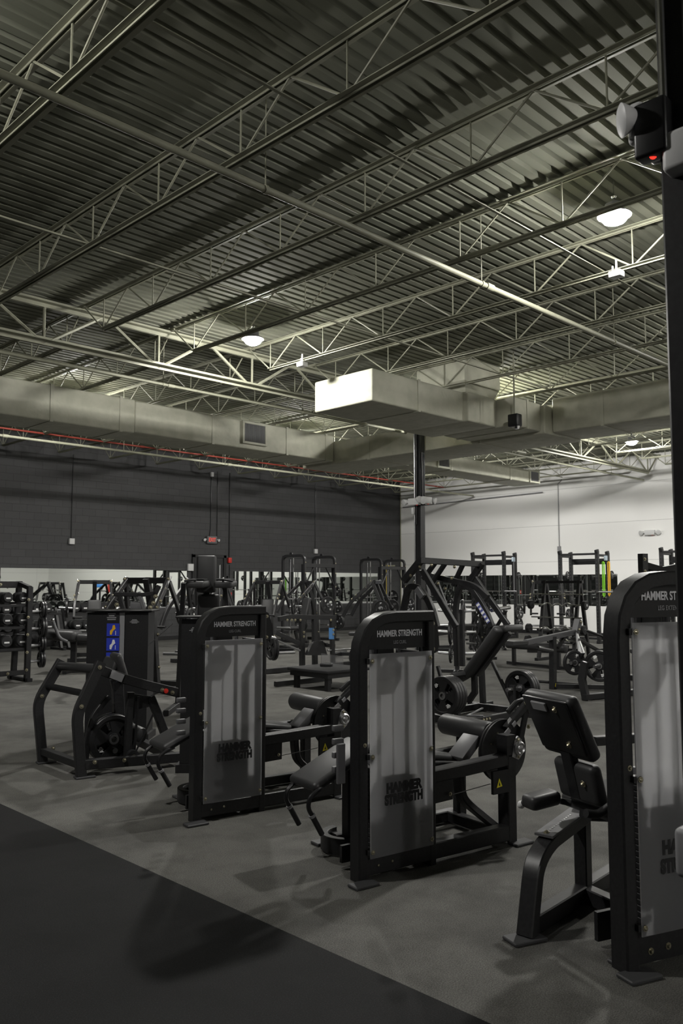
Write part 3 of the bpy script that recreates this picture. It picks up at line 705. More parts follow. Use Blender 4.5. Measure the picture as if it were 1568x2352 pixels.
bolts(t, [V(((bu0 + bu1) / 2, cv - .07, (bz0 + bz1) / 2)) + nb * .018 + Mt @ V((0, 0, q)) for q in (.10, -.09)] + [(.112, cv - .09, .70)], nb, s=1.1)
g = G(); g.pad((.40, cv, .585), (.40, .40, .075), rot=Matrix.Rotation(R(-8), 3, 'Y'), r=.03, seg=3); g.build('seat', PAD, t)
g = G(); g.pad(f3.at(1243, 1836, v=cv + .13), (.18, .11, .07), rot=Matrix.Rotation(R(-6), 3, 'Y'), r=.025, seg=3); g.build('side_pad', PAD, t)
G().rect([(.20, cv, .53), (.34, cv, .51), (.56, cv, .51)], Y_, .09, .05).build('seat_frame', BLK, t)
# hand grips
a, b = f3.at(1197, 1848, v=cv + .28), f3.at(1232, 1828, v=cv + .2)
h = G().tube([a, b, b + V((.12, -.12, -.02))], .016, 12, fil=.05).build('hand_grip', RUB, t); G().lathe([(0, -.018), (.014, -.016), (.02, -.004), (.02, .006), (.012, .018), (0, .02)], a, (a - b), 14).build('grip_ball', WBX, h)
G().tube(f3.pl([(1345, 1868), (1372, 1872), (1395, 1856), (1420, 1838)], v=cv - .22), .02, 12, fil=.04).build('hand_grip', RUB, t)
# leg roller beyond the seat and rear arm
G().roller((.62, cv - .2, .42), (.62, cv + .2, .42), .06).build('shin_roller', PAD, t)
G().rect([(.60, cv + .22, .42), (.56, cv + .22, .60)], Y_, .04, .06).build('roller_arm', BLK, t)
q = f3.at(1362, 1702, v=.95); G().rect([q, q + V((.5, 0, -.01))], Y_, .06, .05).build('rear_beam', BLK, t)

# ------------------------------------------------------------------ plate-loaded machine with sloping side frames at the left
fc = F(3.49, 6.72, -12)
t = fc.root('standing_glute_machine', 'low black plate-loaded machine with two bent side frames, left foreground', 'exercise machine', 'plate-loaded machines')
vf = .80
L = lambda pts, v=0: fc.pl(pts, v=v)
near_pts = L([(186, 1790), (176, 1640), (232, 1520)]); far_pts = L([(98, 1757), (86, 1612), (142, 1517)], vf)
for P, z in ((near_pts, 0), (far_pts, 0)):
    P[0].z = .012
    g = G(); g.rect(P, Y_, .07, .085, r=.1, c=.006); g.sm = 25; g.build('side_frame', BLK, t)
    foot(t, P[0].x + .03, P[0].y, .17, .10)
n0, n1, n2 = near_pts; q0, q1, q2 = far_pts
for nm, a, b, r_ in (('top_roller', n2 * .86 + n1 * .14, q2 * .86 + q1 * .14, .042), ('cross_bar', n1 * .62 + n2 * .38, q1 * .62 + q2 * .38, .03)):
    (G().roller(a, b, r_) if nm == 'top_roller' else G().tube([a, b], r_, 14)).build(nm, PAD if nm == 'top_roller' else BLK, t)
g = G(); g.rect([q0 + Z_ * .1 + V((0, 0, 0)), n0 + Z_ * .1], X_, .08, .06); g.build('base_cross', BLK, t)
bolts(t, [n2 * .9 + n1 * .1 - Y_ * .04, n1 * .85 + n2 * .15 - Y_ * .04, q2 * .9 + q1 * .1 - Y_ * .04, q1 * .85 + q2 * .15 - Y_ * .04, n0 + V((.10, -.05, .12)), V((.42, -.05, .12)), q0 + V((.08, -.04, .12))], -Y_, s=1.2)
g = G(); g.rect([n0 + V((.02, 0, .10)), V((.98, 0, .08))], Y_, .07, .085); g.rect([V((.98, 0, .08)), V((1.45, .30, .07))], Z_, .08, .08); g.build('base_beam', BLK, t)
g = G(); g.rect([(.9, -.02, .08), (.9, .9, .08)], X_, .08, .07); g.build('base_beam', BLK, t)
arm = L([(228, 1538), (275, 1556), (330, 1572), (404, 1590)], .05)
g = G(); g.rect(arm, Y_, .06, .085, r=.15, c=.005); a_ = g.build('press_arm', BLK, t)
d = (arm[1] - arm[0]).normalized(); G().rect([arm[0] + d * .10 - Y_ * .034, arm[1] + d * .02 - Y_ * .034], Y_, .008, .07, c=.001).build('arm_label', LGY, a_)
bolts(t, [p - Y_ * .035 for p in L([(370, 1584), (393, 1590)], .05)], -Y_, s=1.3); G().lathe([(.022, 0), (.022, .006), (0, .008)], L([(381, 1587)], .015)[0], -Y_, 14).build('arm_badge', RED, t)
g = G(); g.rect(L([(345, 1600), (362, 1640), (392, 1722)], .12), Y_, .06, .075); g.rect(L([(300, 1590), (296, 1650), (292, 1745)], .12), Y_, .06, .06); g.build('upright', BLK, t)
g = G(); g.prism([(p.x, p.z) for p in L([(297, 1592), (352, 1600), (345, 1622), (318, 1628), (300, 1660)], .12)], (0, .10, 0), X_, Z_, -.02); g.build('gusset_plate', BLK, t)
pv = L([(307, 1738)], .02)[0]; G().lathe([(0, 0), (.055, 0), (.055, .06), (0, .06)], pv, Y_, 22).build('pivot_hub', BLK, t); bolts(t, [pv - Y_ * .01], -Y_, s=1.3)
G().rect(L([(308, 1732), (318, 1600)], .08), Y_, .01, .02, c=.001).build('cable', BLK2, t)
G().tube(L([(312, 1726), (352, 1640)], .05), .009, 8).build('link_rod', BLK2, t)
g = G(); g.rect(L([(250, 1600), (212, 1645), (200, 1700), (196, 1745)], .40), Y_, .05, .05, r=.15); g.build('curved_brace', BLK, t)
g = G(); g.rect([V((.55, .45, .08)), V((.50, .45, .75))], Y_, .08, .10); g.build('center_post', BLK, t)
g = G(); g.pad(L([(254, 1525)], .5)[0], (.13, .34, .06), rot=Matrix.Rotation(R(-68), 3, 'Y'), r=.025); g.build('chest_pad', PAD, t)
g = G(); g.pad(L([(275, 1535)], .35)[0], (.30, .24, .06), rot=Matrix.Rotation(R(72), 3, 'Y'), r=.028); g.build('hip_pad', PAD, t)
G().rect([L([(258, 1560)], .45)[0], V((.50, .45, .60))], Y_, .05, .05).build('pad_bracket', BLK, t)
g = G(); g.roller(L([(268, 1665)], .55)[0], L([(326, 1690)], .15)[0], .072); g.build('foot_roller', PAD, t)
G().tube([(.45, .30, .14), (.45, .62, .14)], .025, 12).build('weight_horn', STL, t)

# ------------------------------------------------------------------ weight plates
def plate_mesh(name, Rr, th, holes=4, hub=.055, m=PLT):
    g = G(); n = 48; prof = [(.026, th / 2), (hub, th / 2), (hub + .004, th * .28), (Rr * .78, th * .28), (Rr * .83, th / 2), (Rr - .008, th / 2), (Rr, th / 2 - .006)]
    full = prof + [(r_, -h) for r_, h in prof[::-1]]
    vs = [(r_ * math.cos(2 * PI * k / n), r_ * math.sin(2 * PI * k / n), h) for r_, h in full for k in range(n)]
    r0, r1 = hub + .02, Rr * .74
    def band(i): return 2 <= i < 3
    fs = []; m_ = len(full)
    def hole(k): return holes and ((k * holes / n) % 1) < .40
    for i in range(m_):
        j = (i + 1) % m_
        web = (i == 2) or (j == m_ - 1 - 2 and i == m_ - 1 - 3)
        for k in range(n):
            if web: continue
            fs.append((i * n + k, i * n + (k + 1) % n, j * n + (k + 1) % n, j * n + k))
    g.add(vs, fs)
    for sgn in (1, -1):
        z = sgn * th * .28
        rs = [hub + .004, r0, r1, Rr * .78]
        vs = [(r_ * math.cos(2 * PI * k / n), r_ * math.sin(2 * PI * k / n), z) for r_ in rs for k in range(n)]
        g.add(vs, [(i * n + k, i * n + (k + 1) % n, (i + 1) * n + (k + 1) % n, (i + 1) * n + k) for i in range(3) for k in range(n) if not (i == 1 and hole(k))])
    z = th * .28
    for k in range(n):
        if not hole(k): continue
        q = [2 * PI * k / n, 2 * PI * (k + 1) / n]
        for r_ in (r0, r1): g.add([(r_ * math.cos(a), r_ * math.sin(a), s * z) for s in (-1, 1) for a in q], [(0, 1, 3, 2)])
        if not hole((k - 1) % n): g.add([(r_ * math.cos(q[0]), r_ * math.sin(q[0]), s * z) for s in (-1, 1) for r_ in (r0, r1)], [(0, 1, 3, 2)])
        if not hole((k + 1) % n): g.add([(r_ * math.cos(q[1]), r_ * math.sin(q[1]), s * z) for s in (-1, 1) for r_ in (r0, r1)], [(0, 1, 3, 2)])
    o = g.build(name, m); return o
PK = {}
def make_plate(kind):
    Rr, th, body = {45: (.225, .046, '45'), 35: (.18, .04, '35'), 25: (.145, .036, '25'), 10: (.115, .03, '10')}[kind]
    o = plate_mesh('weight_plate', Rr, th, 4 if kind > 10 else 3, .05 if kind > 10 else .035)
    g = G(); g.lathe([(.0265, -th / 2 - .001), (.045, -th / 2 - .001), (.045, th / 2 + .001), (.0265, th / 2 + .001)], (0, 0, 0), Z_, 20); g.build('hub_ring', STL, o)
    for a in (.2, PI + .2):
        rr = Rr * .62 if kind > 10 else Rr * .72
        c = V((math.cos(a) * rr, math.sin(a) * rr, th * .30)); tn = V((-math.sin(a), math.cos(a), 0)); rd_ = V((math.cos(a), math.sin(a), 0))
        text(body, .055 * Rr / .225, c + Z_ * .003, tn if a < 1 else -tn, rd_ if a < 1 else -rd_, WHT, o, name='number', sx=1.0, off=.05)
    return o
def plate(kind, loc, axis, label, group, spin=None):
    if kind not in PK: o = PK[kind] = make_plate(kind)
    else: o = dup(PK[kind])
    o.location = loc; q = Z_.rotation_difference(V(axis).normalized()).to_matrix()
    o.rotation_mode = 'QUATERNION'; o.rotation_quaternion = (q @ Matrix.Rotation(random.random() * 6.28 if spin is None else spin, 3, 'Z')).to_quaternion()
    tag(o, label, 'weight plate', group); return o
TH = {45: .048, 35: .042, 25: .038, 10: .032}
# plates lying on the horn of the left foreground machine
for k in range(3):
    p = fc.o + fc.u * .45 + fc.v * (.36 + .05 * k) + Z_ * .235
    plate(45, p, fc.v, 'black plate on the floor-level horn of the left foreground machine, %s from the viewer' % cnt(k), 'plates on the left foreground machine')
# ================================================================== hack squat machine, centre right
t = thing('hack_squat_machine', 'large plate-loaded machine with raised ladder-like top frame and sloping black pads', 'exercise machine', (8.5, 6.0, 0), 0, 'plate-loaded machines')
O = V((8.5, 6.0, 0))
def W(x, y, **k): return AT(x, y, **k) - O
def WX(pts, X): return [W(a, b, X=X) for a, b in pts]
XL, XR = 7.95, 9.1
def rt(pts, N, w, h, nm, m=BLK, r=0., par=None, c=.005): g = G(); g.rect(pts, N, w, h, r=r, c=c); g.sm = 28; return g.build(nm, m, par or t)
rt([W(962, 1287, Y=6.5), W(1108, 1296, Y=6.5)], Y_, .07, .075, 'top_beam')
for X, p in ((XL, [(966, 1287), (928, 1334)]), (XR, [(1106, 1293), (1078, 1338)])): rt(WX(p, X), X_, .06, .085, 'handle_frame')
for X, p in ((8.25, [(1001, 1290), (972, 1330)]), (8.45, [(1024, 1291), (990, 1342)]), (8.8, [(1064, 1294), (1040, 1345)])): rt(WX(p, X), X_, .05, .055, 'cross_rung')
rt(WX([(970, 1310), (1047, 1440)], XL), X_, .05, .075, 'guide_rail'); rt(WX([(1083, 1318), (1166, 1436)], XR), X_, .05, .075, 'guide_rail')
rt(WX([(965, 1315), (1000, 1325), (1090, 1345), (1120, 1372)], 8.5), X_, .06, .07, 'carriage_bar', r=.1)
for X, p in ((XL + .05, [(925, 1520), (926, 1400), (938, 1345), (965, 1350), (990, 1390), (1003, 1440)]), (XR - .05, [(1050, 1530), (1045, 1400), (1055, 1345), (1080, 1348), (1112, 1395), (1130, 1440)])):
    rt(WX(p, X), X_, .06, .075, 'arch_frame', r=.2)
p = WX([(958, 1352), (972, 1372)], XL); rt([q - X_ * .0 for q in p], X_, .064, .08, 'rating_label', GRY)
lb = WX([(1098, 1385), (1125, 1430)], XR - .05); b = rt(lb, X_, .066, .06, 'instruction_label', LBL)
dl = (lb[1] - lb[0])
for k in range(5): G().rect([lb[0] + dl * (.05 + .2 * k) - X_ * .034, lb[0] + dl * (.15 + .2 * k) - X_ * .034], X_, .002, .035 if k % 2 else .05, c=.0005).build('pictogram', WHT, b)
rt(WX([(1060, 1400), (1062, 1530)], XR - .1), X_, .05, .06, 'upright')
rt(WX([(1128, 1440), (1105, 1530), (1110, 1640)], XR), X_, .06, .07, 'rear_leg'); rt(WX([(1130, 1520), (1178, 1622)], XR), X_, .04, .04, 'front_brace'); rt(WX([(1005, 1530), (1022, 1590)], XL), X_, .04, .04, 'front_brace')
rt(WX([(1140, 1440), (1162, 1402)], XR + .02), X_, .05, .03, 'horn_arm')
G().tube([W(1128, 1402, X=XR + .05), W(1170, 1395, X=XR + .42)], .026, 12).build('weight_horn', STL, t)
# sloping pads
pa, pb = W(1157, 1442, X=8.62), W(1080, 1552, X=8.62); d = pb - pa; ang = math.atan2(d.y, -d.z)
Mx = Matrix.Rotation(ang, 3, 'X')
g = G(); g.pad((pa + pb) / 2, (.36, .10, d.length), rot=Mx, r=.035, seg=3); g.build('back_pad', PAD, t)
g = G(); g.pad(W(1166, 1444, X=8.75), (.40, .22, .09), rot=Matrix.Rotation(R(-6), 3, 'X'), r=.035, seg=3); g.build('shoulder_pad', PAD, t)
G().rect([pa + V((0, -.08, -.05)), pb + V((0, -.06, .02)), W(1090, 1590, X=8.62), W(1075, 1612, X=8.62)], X_, .06, .07).build('pad_rail', BLK, t)
g = G(); g.pad(W(1040, 1562, X=8.45), (.5, .45, .06), rot=Matrix.Rotation(R(-28), 3, 'X'), r=.02, seg=2); g.build('foot_plate', RUB, t)
# base
zb = .06
for a, b in (((7.95, 6.75), (7.95, 5.75)), ((9.1, 6.7), (9.1, 5.65))): rt([V((*a, zb)) - O, V((*b, zb)) - O], X_, .07, .09, 'base_rail')
for y in (5.85, 6.55): rt([V((7.9, y, zb)) - O, V((9.4, y, zb)) - O], Y_, .06, .08, 'base_rail')
rt([V((8.2, 5.83, .11)) - O, V((8.1, 5.98, .11)) - O, V((8.7, 6.2, .11)) - O], Z_, .02, .03, 'floor_loop', GRY)
bolts(t, [V((8.18 + .06 * k, 5.81, .07)) - O for k in range(3)], -Y_, s=1.2)
G().tube([V((7.72, 6.05, .37)) - O, V((8.05, 6.05, .37)) - O], .025, 12).build('weight_horn', STL, t)
G().tube([V((8.95, 6.0, .33)) - O, V((9.42, 6.0, .33)) - O], .025, 12).build('weight_horn', STL, t)
rt([V((7.98, 6.05, .06)) - O, V((7.98, 6.05, .42)) - O], X_, .05, .07, 'horn_post'); rt([V((9.08, 6.0, .06)) - O, V((9.08, 6.0, .38)) - O], X_, .05, .07, 'horn_post')
bolts(t, WX([(963, 1302), (942, 1322), (990, 1298), (1043, 1302), (1036, 1328), (1005, 1340), (1022, 1352)], XL - .04), -X_, s=1.3)
for k in range(4):
    plate(45, (7.72 + .05 * k, 6.05, .37), (-1, 0, 0), 'black plate at the left foot of the hack squat machine, %s in its stack' % cnt(k), 'plates at the left foot of the hack squat machine')
for k in range(3):
    plate(45, (9.25 + .05 * k, 6.0, .33), (-1, 0, 0), 'black plate at the right foot of the hack squat machine, %s in its stack' % cnt(k), 'plates at the right foot of the hack squat machine')

# ================================================================== incline lever machine at the right
O = V((11.81, 7.05, 0))
t = thing('lever_row_machine', 'plate-loaded machine with pale rising lever arm, right of the hack squat machine', 'exercise machine', O, 0, 'plate-loaded machines')
YU = 7.05
rt([V((0, 0, 0)), W(1269, 1462, Y=YU)], Y_, .09, .095, 'upright', BLK)
rt([W(1206, 1476, Y=YU), W(1318, 1452, Y=YU)], Y_, .07, .085, 'lever_arm', GRY)
rt([W(1280, 1488, Y=YU), W(1298, 1462, Y=YU)], Y_, .05, .05, 'arm_brace', BLK)
rt([W(1172, 1478, Y=YU), W(1207, 1476, Y=YU)], Y_, .10, .06, 'front_pad', PAD)
b0, b1 = W(1328, 1424, Y=YU), W(1318, 1467, Y=YU); rt([b0, b1], Y_, .10, .10, 'pivot_bracket', GRY, c=.002)
bolts(t, [b0 * .9 + b1 * .1 - Y_ * .06, b0 * .5 + b1 * .5 - Y_ * .06], -Y_, s=1.6)
G().tube([W(1235, 1487, Y=YU - .03), W(1268, 1494, Y=YU - .05)], .028, 12).build('weight_horn', STL, t)
rt([W(1343, 1520, X=11.0), W(1336, 1560, X=11.0), W(1347, 1612, X=11.0)], X_, .08, .10, 'rear_leg')
rt([W(1330, 1470, Y=6.6), W(1375, 1495, Y=6.6), W(1400, 1490, Y=6.6)], Y_, .05, .05, 'press_handle', BLK, .05)
G().tube([W(1345, 1448, Y=6.7), W(1385, 1462, Y=6.7), W(1400, 1490, Y=6.7), W(1402, 1580, Y=6.7)], .022, 10, fil=.1).build('frame_hoop', BLK, t)
rt([V((-.88, -1.02, .05)), V((.5, -1.30, .05))], Z_, .08, .08, 'base_rail'); rt([V((0, 0, .05)), V((.6, -.9, .05))], Z_, .07, .07, 'base_rail')
G().tube([W(1180, 1560, Y=7.6), W(1330, 1573, Y=6.8)], .022, 10).build('floor_tube', BLK, t)
g = G(); g.bx(-.045, .045, -.052, -.048, .03, .12); w_ = g.build('warning_plate', BLK2, t); G().prism([(-.03, .045), (.03, .045), (0, .10)], (0, -.053, 0), X_, Z_, .002).build('warning_triangle', YEL, w_)
p1, p2 = W(1320, 1522, X=11.05), W(1376, 1530, X=11.25)
rt([W(1322, 1450, Y=YU), W(1335, 1500, X=11.1), p1 + V((.1, 0, 0))], X_, .05, .05, 'swing_arm')
G().tube([p1 + V((-.12, 0, 0)), p1 + V((.22, 0, 0))], .025, 10).build('weight_horn', STL, t); G().tube([p2 + V((-.15, 0, 0)), p2 + V((.2, 0, 0))], .025, 10).build('weight_horn', STL, t)
ax = V((-1, -.25, 0))
plate(35, O + p1 + V((-.02, 0, 0)), V((-.55, -1, 0)), 'smaller grey-faced plate on the lever machine, facing the viewer', 'plates on the right lever machine', spin=.5)
plate(45, O + p2, ax, 'large black plate at the right end of the lever machine, outermost', 'plates on the right lever machine')
plate(45, O + p2 + V((.055, .014, 0)), ax, 'large black plate at the right end of the lever machine, second inward', 'plates on the right lever machine')

# ================================================================== long bolster bench before it
O = V((13.4, 9.2, 0))
t = thing('bolster_bench', 'long low black bolster bench behind the lever machine', 'bench', O)
a, b = W(1165, 1518, Y=9.9), W(1300, 1518, Y=8.4); a.z = b.z = .42
g = G(); g.roller(a, b, .085); g.build('bolster', PAD, t)
for k in (.12, .88):
    c = a.lerp(b, k); G().rect([V((c.x, c.y, .0)), V((c.x, c.y, .36))], X_, .07, .07).build('leg', BLK, t)
G().rect([V((a.x, a.y, .04)), V((b.x, b.y, .04))], Z_, .06, .06).build('base_rail', BLK, t)

# ================================================================== plate storage tree
def peg_tree(x, y, rz, label, pl, cat='plate tree'):
    t = thing('plate_tree', label, cat, (x, y, 0), rz, 'plate storage trees')
    g = G(); g.rect([(0, 0, .03), (0, 0, 1.35)], X_, .08, .08); g.build('post', BLK, t)
    g = G(); g.rect([(-.35, 0, .03), (.35, 0, .03)], Y_, .08, .06); g.rect([(0, -.35, .03), (0, .35, .03)], X_, .08, .06); g.build('base', BLK, t)
    for z in (.35, .75, 1.15):
        for s in (-1, 1): G().tube([(s * .03, 0, z), (s * .36, 0, z + .02)], .025, 10).build('peg', STL, t)
    bolts(t, [(0, -.042, z) for z in (.2, .5, .95, 1.25)], -Y_, s=1.3)
    Mr = Matrix.Rotation(R(rz), 3, 'Z'); n = 0
    for s, z, kd in pl:
        p = V((x, y, 0)) + Mr @ V((s * (.12 + .0), 0, z - .0 + .005))
        plate(kd, p, Mr @ V((1, 0, 0)), 'black %d pound plate on %s, %s peg' % (kd, label.split(',')[0].replace('black ', ''), ('upper', 'middle', 'lower')[0 if z > 1 else 1 if z > .5 else 2] + (' left' if s < 0 else ' right')), 'plates on ' + label.split(',')[0])
peg_tree(12.74, 9.64, -60, 'black plate tree seen between the hack squat rails, holding six plates', [(-1, 1.15, 25), (1, 1.15, 45), (-1, .75, 45), (1, .75, 45), (-1, .35, 35), (1, .35, 25)])
peg_tree(15.3, 10.9, -30, 'squat black plate tree before the white wall, left of the chrome bars', [(-1, 1.15, 35), (1, 1.15, 35), (-1, .75, 45), (1, .75, 45), (-1, .35, 45), (1, .35, 45)])

# ================================================================== fixed barbell rack with chrome curl bars
O = V((16.4, 9.5, 0))
t = thing('barbell_rack', 'black A-frame rack of chrome bars before the white wall', 'barbell rack', O, 0)
Yr0, Yr1 = .42, -.42
for yy in (Yr0, Yr1):
    rt([V((-.35, yy, .0)), V((-.02, yy, 1.75))], Y_, .07, .07, 'rack_post', par=t); rt([V((.35, yy, .0)), V((.02, yy, 1.75))], Y_, .07, .07, 'rack_post', par=t)
    rt([V((-.45, yy, .03)), V((.45, yy, .03))], Y_, .08, .06, 'rack_foot', par=t)
rt([V((0, -.5, 1.72)), V((0, .5, 1.72))], X_, .08, .06, 'top_beam', par=t); rt([V((0, -.42, .25)), V((0, .42, .25))], X_, .05, .05, 'cross_bar', par=t)
zs = [1.45, 1.22, .95, .70, .45]
for z in zs:
    for yy in (Yr0, Yr1):
        xx = -.35 + .33 * z / 1.75 - .07; G().rect([(xx + .05, yy, z - .03), (xx - .07, yy, z - .04), (xx - .08, yy, z + .0)], Y_, .05, .02).build('saddle', BLK, t)
def curl_bar(loc, ez, label, heads=.09, L=.62):
    t = thing('barbell', label, 'barbell', loc, 0, 'fixed bars on the chrome bar rack')
    pts = [(0, -L, 0), (0, -.34, 0), (0, -.24, .05), (0, -.12, -.03), (0, 0, .04), (0, .12, -.03), (0, .24, .05), (0, .34, 0), (0, L, 0)] if ez else [(0, -L, 0), (0, L, 0)]
    G().tube(pts, .016, 10, fil=.04 if ez else 0).build('bar', CHR, t)
    if heads:
        for s in (-1, 1):
            h = G().lathe([(0, 0), (.03, 0), (heads - .01, .0), (heads, .012), (heads, .075), (heads - .01, .088), (.03, .088), (0, .09)], (0, s * L, 0), (0, s, 0), 22).build('head', RUB, t)
            G().lathe([(0, 0), (.03, 0), (.03, .006), (0, .006)], (0, s * (L + .088), 0), (0, s, 0), 14).build('end_cap', STL, h)
for i, z in enumerate(zs):
    xx = 16.4 - .35 + .33 * z / 1.75 - .115
    curl_bar((xx, 9.5, z + .0), i in (1, 3, 4), ('%s chrome %s bar on the chrome bar rack' % (['topmost', 'second highest', 'middle', 'second lowest', 'lowest'][i], 'cranked' if i in (1, 3, 4) else 'straight')), .0 if i in (0, 2) else .10)

# ================================================================== power racks along the white wall
def holes(g, x, y, z0, z1, n, w=.01):
    z = z0
    while z < z1:
        g.bx(x - n.x * .0 - (.008 if abs(n.x) < .5 else -n.x * .0375), x + (.008 if abs(n.x) < .5 else n.x * .0385), y - (.008 if abs(n.y) < .5 else .0), y + (.008 if abs(n.y) < .5 else .0), z, z + .02); z += .06
def power_rack(x, y, h, label, grp='power racks by the white wall', bands=False, bar_y=0.):
    t = thing('power_rack', label, 'power rack', (x, y, 0), 0, grp)
    for px, py in ((0, 0), (0, 1.18), (.62, 0), (.62, 1.18)):
        hh = h if px == 0 else h - .03
        u = G().rect([(px, py, 0), (px, py, hh)], X_, .095, .095).build('upright', BLK, t)
        g = G()
        for k in range(int((hh - .3) / .10)):
            z = .2 + k * .10
            g.lathe([(0, .002), (.011, .002), (.011, 0)], (px - .048, py, z), (-1, 0, 0), 6); g.lathe([(0, .002), (.011, .002), (.011, 0)], (px, py - .048, z), (0, -1, 0), 6)
        g.build('hole_row', GRY, u)
        G().rect([(px - .08, py, hh - .02), (px + .05, py, hh + .01)], Y_, .07, .09).build('top_bracket', BLK, t)
    for py in (0, 1.18): G().rect([(0, py, h - .12), (.62, py, h - .12)], Y_, .06, .07).build('side_beam', BLK, t); G().rect([(-.1, py, .04), (.62, py, .04)], Y_, .07, .07).build('base_rail', BLK, t)
    G().rect([(0, 0, h - .08), (0, 1.18, h - .08)], X_, .06, .06).build('cross_beam', BLK, t)
    G().rect([(.62, .05, h - .28), (.62, 1.13, h - .28)], X_, .04, .17).build('name_panel', BLK2, t)
    G().rect([(.62, 0, .1), (.62, 1.18, .1)], X_, .06, .06).build('cross_beam', BLK, t)
    for py in (0, 1.18):
        G().rect([(-.04, py, 1.42), (-.13, py, 1.42), (-.13, py, 1.50)], Y_, .05, .03).build('j_hook', BLK, t)
    for s, z in ((0, 1.95), (1, 1.95), (0, .8), (1, .8), (0, .45)): G().tube([(.62, (1.22 if s else -.04), z), (.62, (1.22 if s else -.04) + (.22 if s else -.22), z)], .025, 10).build('peg', STL, t)
    b = thing('barbell', 'long barbell racked on the ' + label.split(',')[0].replace('black ', ''), 'barbell', (x - .11, y + .59 + bar_y, 1.46), 0, 'barbells on the power racks')
    G().tube([(0, -1.1, 0), (0, 1.1, 0)], .014, 10).build('bar', CHR, b)
    for s in (-1, 1): G().tube([(0, s * .68, 0), (0, s * 1.1, 0)], .025, 12).build('sleeve', STL, b)
    for k, (s, z, kd) in enumerate(((0, 1.95, 10), (1, 1.95, 10), (0, .8, 45), (1, .8, 25), (0, .45, 35))):
        plate(kd, (x + .62, y + (1.22 + .08 if s else -.04 - .08), z), (0, 1, 0), 'black plate hung on the %s, %s' % (label.split(',')[0].replace('black ', ''), ('upper near side', 'upper far side', 'middle near side', 'middle far side', 'lowest near side')[k]), 'plates hung on the ' + label.split(',')[0].replace('black ', ''))
    return t
ra = power_rack(21.8, 14.64, 2.66, 'black power rack by the corner, left of the conduit on the white wall')
rb = power_rack(21.8, 11.50, 2.62, 'black power rack with resistance bands, under the conduit on the white wall')
rc = power_rack(21.8, 8.45, 2.62, 'black power rack at the right, nearest the column edge')
def band(loc, m, lab, L=.85, w=.035):
    t = thing('resistance_band', lab, 'resistance band', loc, 0, 'bands hung on the power racks')
    g = G(); w *= .62; g.rect([(0, -w, -L / 2), (0, -w, -.03), (0, -w * .3, 0), (0, w * .3, 0), (0, w, -.03), (0, w * .9, -L * .5), (0, w, -L + .05), (0, 0, -L), (0, -w, -L + .05), (0, -w, -L / 2)], X_, .055, .012, c=.002, cap=False); g.build('loop', m, t)
sl = thing('band_hanger', 'pale blue hanger plate on the rack holding the resistance bands', 'band hanger', (22.1, 11.45, 2.42))
G().pad((0, -.06, 0), (.12, .06, .14), r=.01).build('plate', mat('pale_blue', (.35, .42, .48), .5), sl)
band((22.0, 11.42, 2.32), GRN, 'bright green resistance band on the rack under the conduit', 1.0, .04)
band((22.05, 11.28, 2.32), BYL, 'yellow resistance band beside the bright green one', .98, .04)
sl2 = thing('band_hanger', 'pale blue hanger plate on the rack by the corner', 'band hanger', (22.1, 14.55, 2.45)); G().pad((0, -.06, 0), (.12, .06, .14), r=.01).build('plate', D.materials['pale_blue'], sl2)
for k, yy in enumerate((14.53, 14.48, 14.43)): band((22.12, yy, 2.38), LGY if k % 2 else RUB, ('thin dark resistance band on the rack by the corner, %s from the right' % cnt(2 - k)), .95, .02)

# ================================================================== smith machines
def smith(x, y, rz, label, first=None):
    if first is not None:
        t = dup(first); t.location = (x, y, 0); t.rotation_euler = (0, 0, R(rz)); t['label'] = label; return t
    t = thing('smith_machine', label, 'smith machine', (x, y, 0), rz, 'smith machines by the block wall')
    Wd, Dp, h = 1.42, .82, 2.5
    for s in (0, Wd):
        g = G(); g.rect([(s, Dp, .03), (s, Dp, h), (s, 0, h), (s, 0, .03)], X_, .07, .08, r=.16, c=.006); g.sm = 28; g.build('side_frame', BLK, t)
        G().rect([(s, -.15, .04), (s, Dp + .2, .04)], X_, .08, .08).build('base_rail', BLK, t)
        G().tube([(s + (.10 if s == 0 else -.10), Dp * .62, .1), (s + (.10 if s == 0 else -.10), Dp * .62, h - .06)], .016, 10).build('guide_rod', CHR, t)
        g = G(); g.rect([(s + (.1 if s == 0 else -.1), Dp * .78, .15), (s + (.1 if s == 0 else -.1), Dp * .78, h - .1)], X_, .02, .06); rk = g.build('rack_strip', STL, t)
        G().bx(s - .03, s + .03, -.02, .10, 1.55, 2.25).build('counterweight_cover', BLK2, t)
        G().lathe([(0, -.02), (.05, -.02), (.05, .02), (0, .02)], (s, Dp * .62, h + .05), X_, 16).build('pulley', BLK2, t)
        for z in (.55, 1.0, 1.45): G().tube([(s, 0, z), (s + (.28 if s else -.28), 0, z)], .025, 10).build('peg', STL, t)
        bolts(t, [(s, -.045, z) for z in (.4, .8, 1.2, 1.6, 2.0, 2.3)], -Y_, s=1.4)
    G().rect([(0, Dp, h - .03), (Wd, Dp, h - .03)], Y_, .07, .07).build('top_beam', BLK, t)
    G().rect([(0, 0, h - .28), (Wd, 0, h - .28)], Y_, .06, .11).build('front_beam', BLK, t)
    for a, b in ((.42, .04), (Wd - .42, Wd - .04)): G().rect([(a, 0, h - .33), (b, 0, h - .85)], Y_, .04, .04).build('corner_brace', BLK, t)
    G().rect([(0, Dp, .3), (Wd, Dp, .3)], Y_, .05, .05).build('rear_beam', BLK, t)
    g = G(); g.tube([(-.35, Dp * .62, 1.25), (Wd + .35, Dp * .62, 1.25)], .016, 10); g.build('bar', STL, t)
    return t
SM = [(16.05, 17.55), (20.2, 18.35)]
s1 = smith(SM[0][0], SM[0][1], 8, 'black smith machine with rounded hoops behind the two leg curl machines')
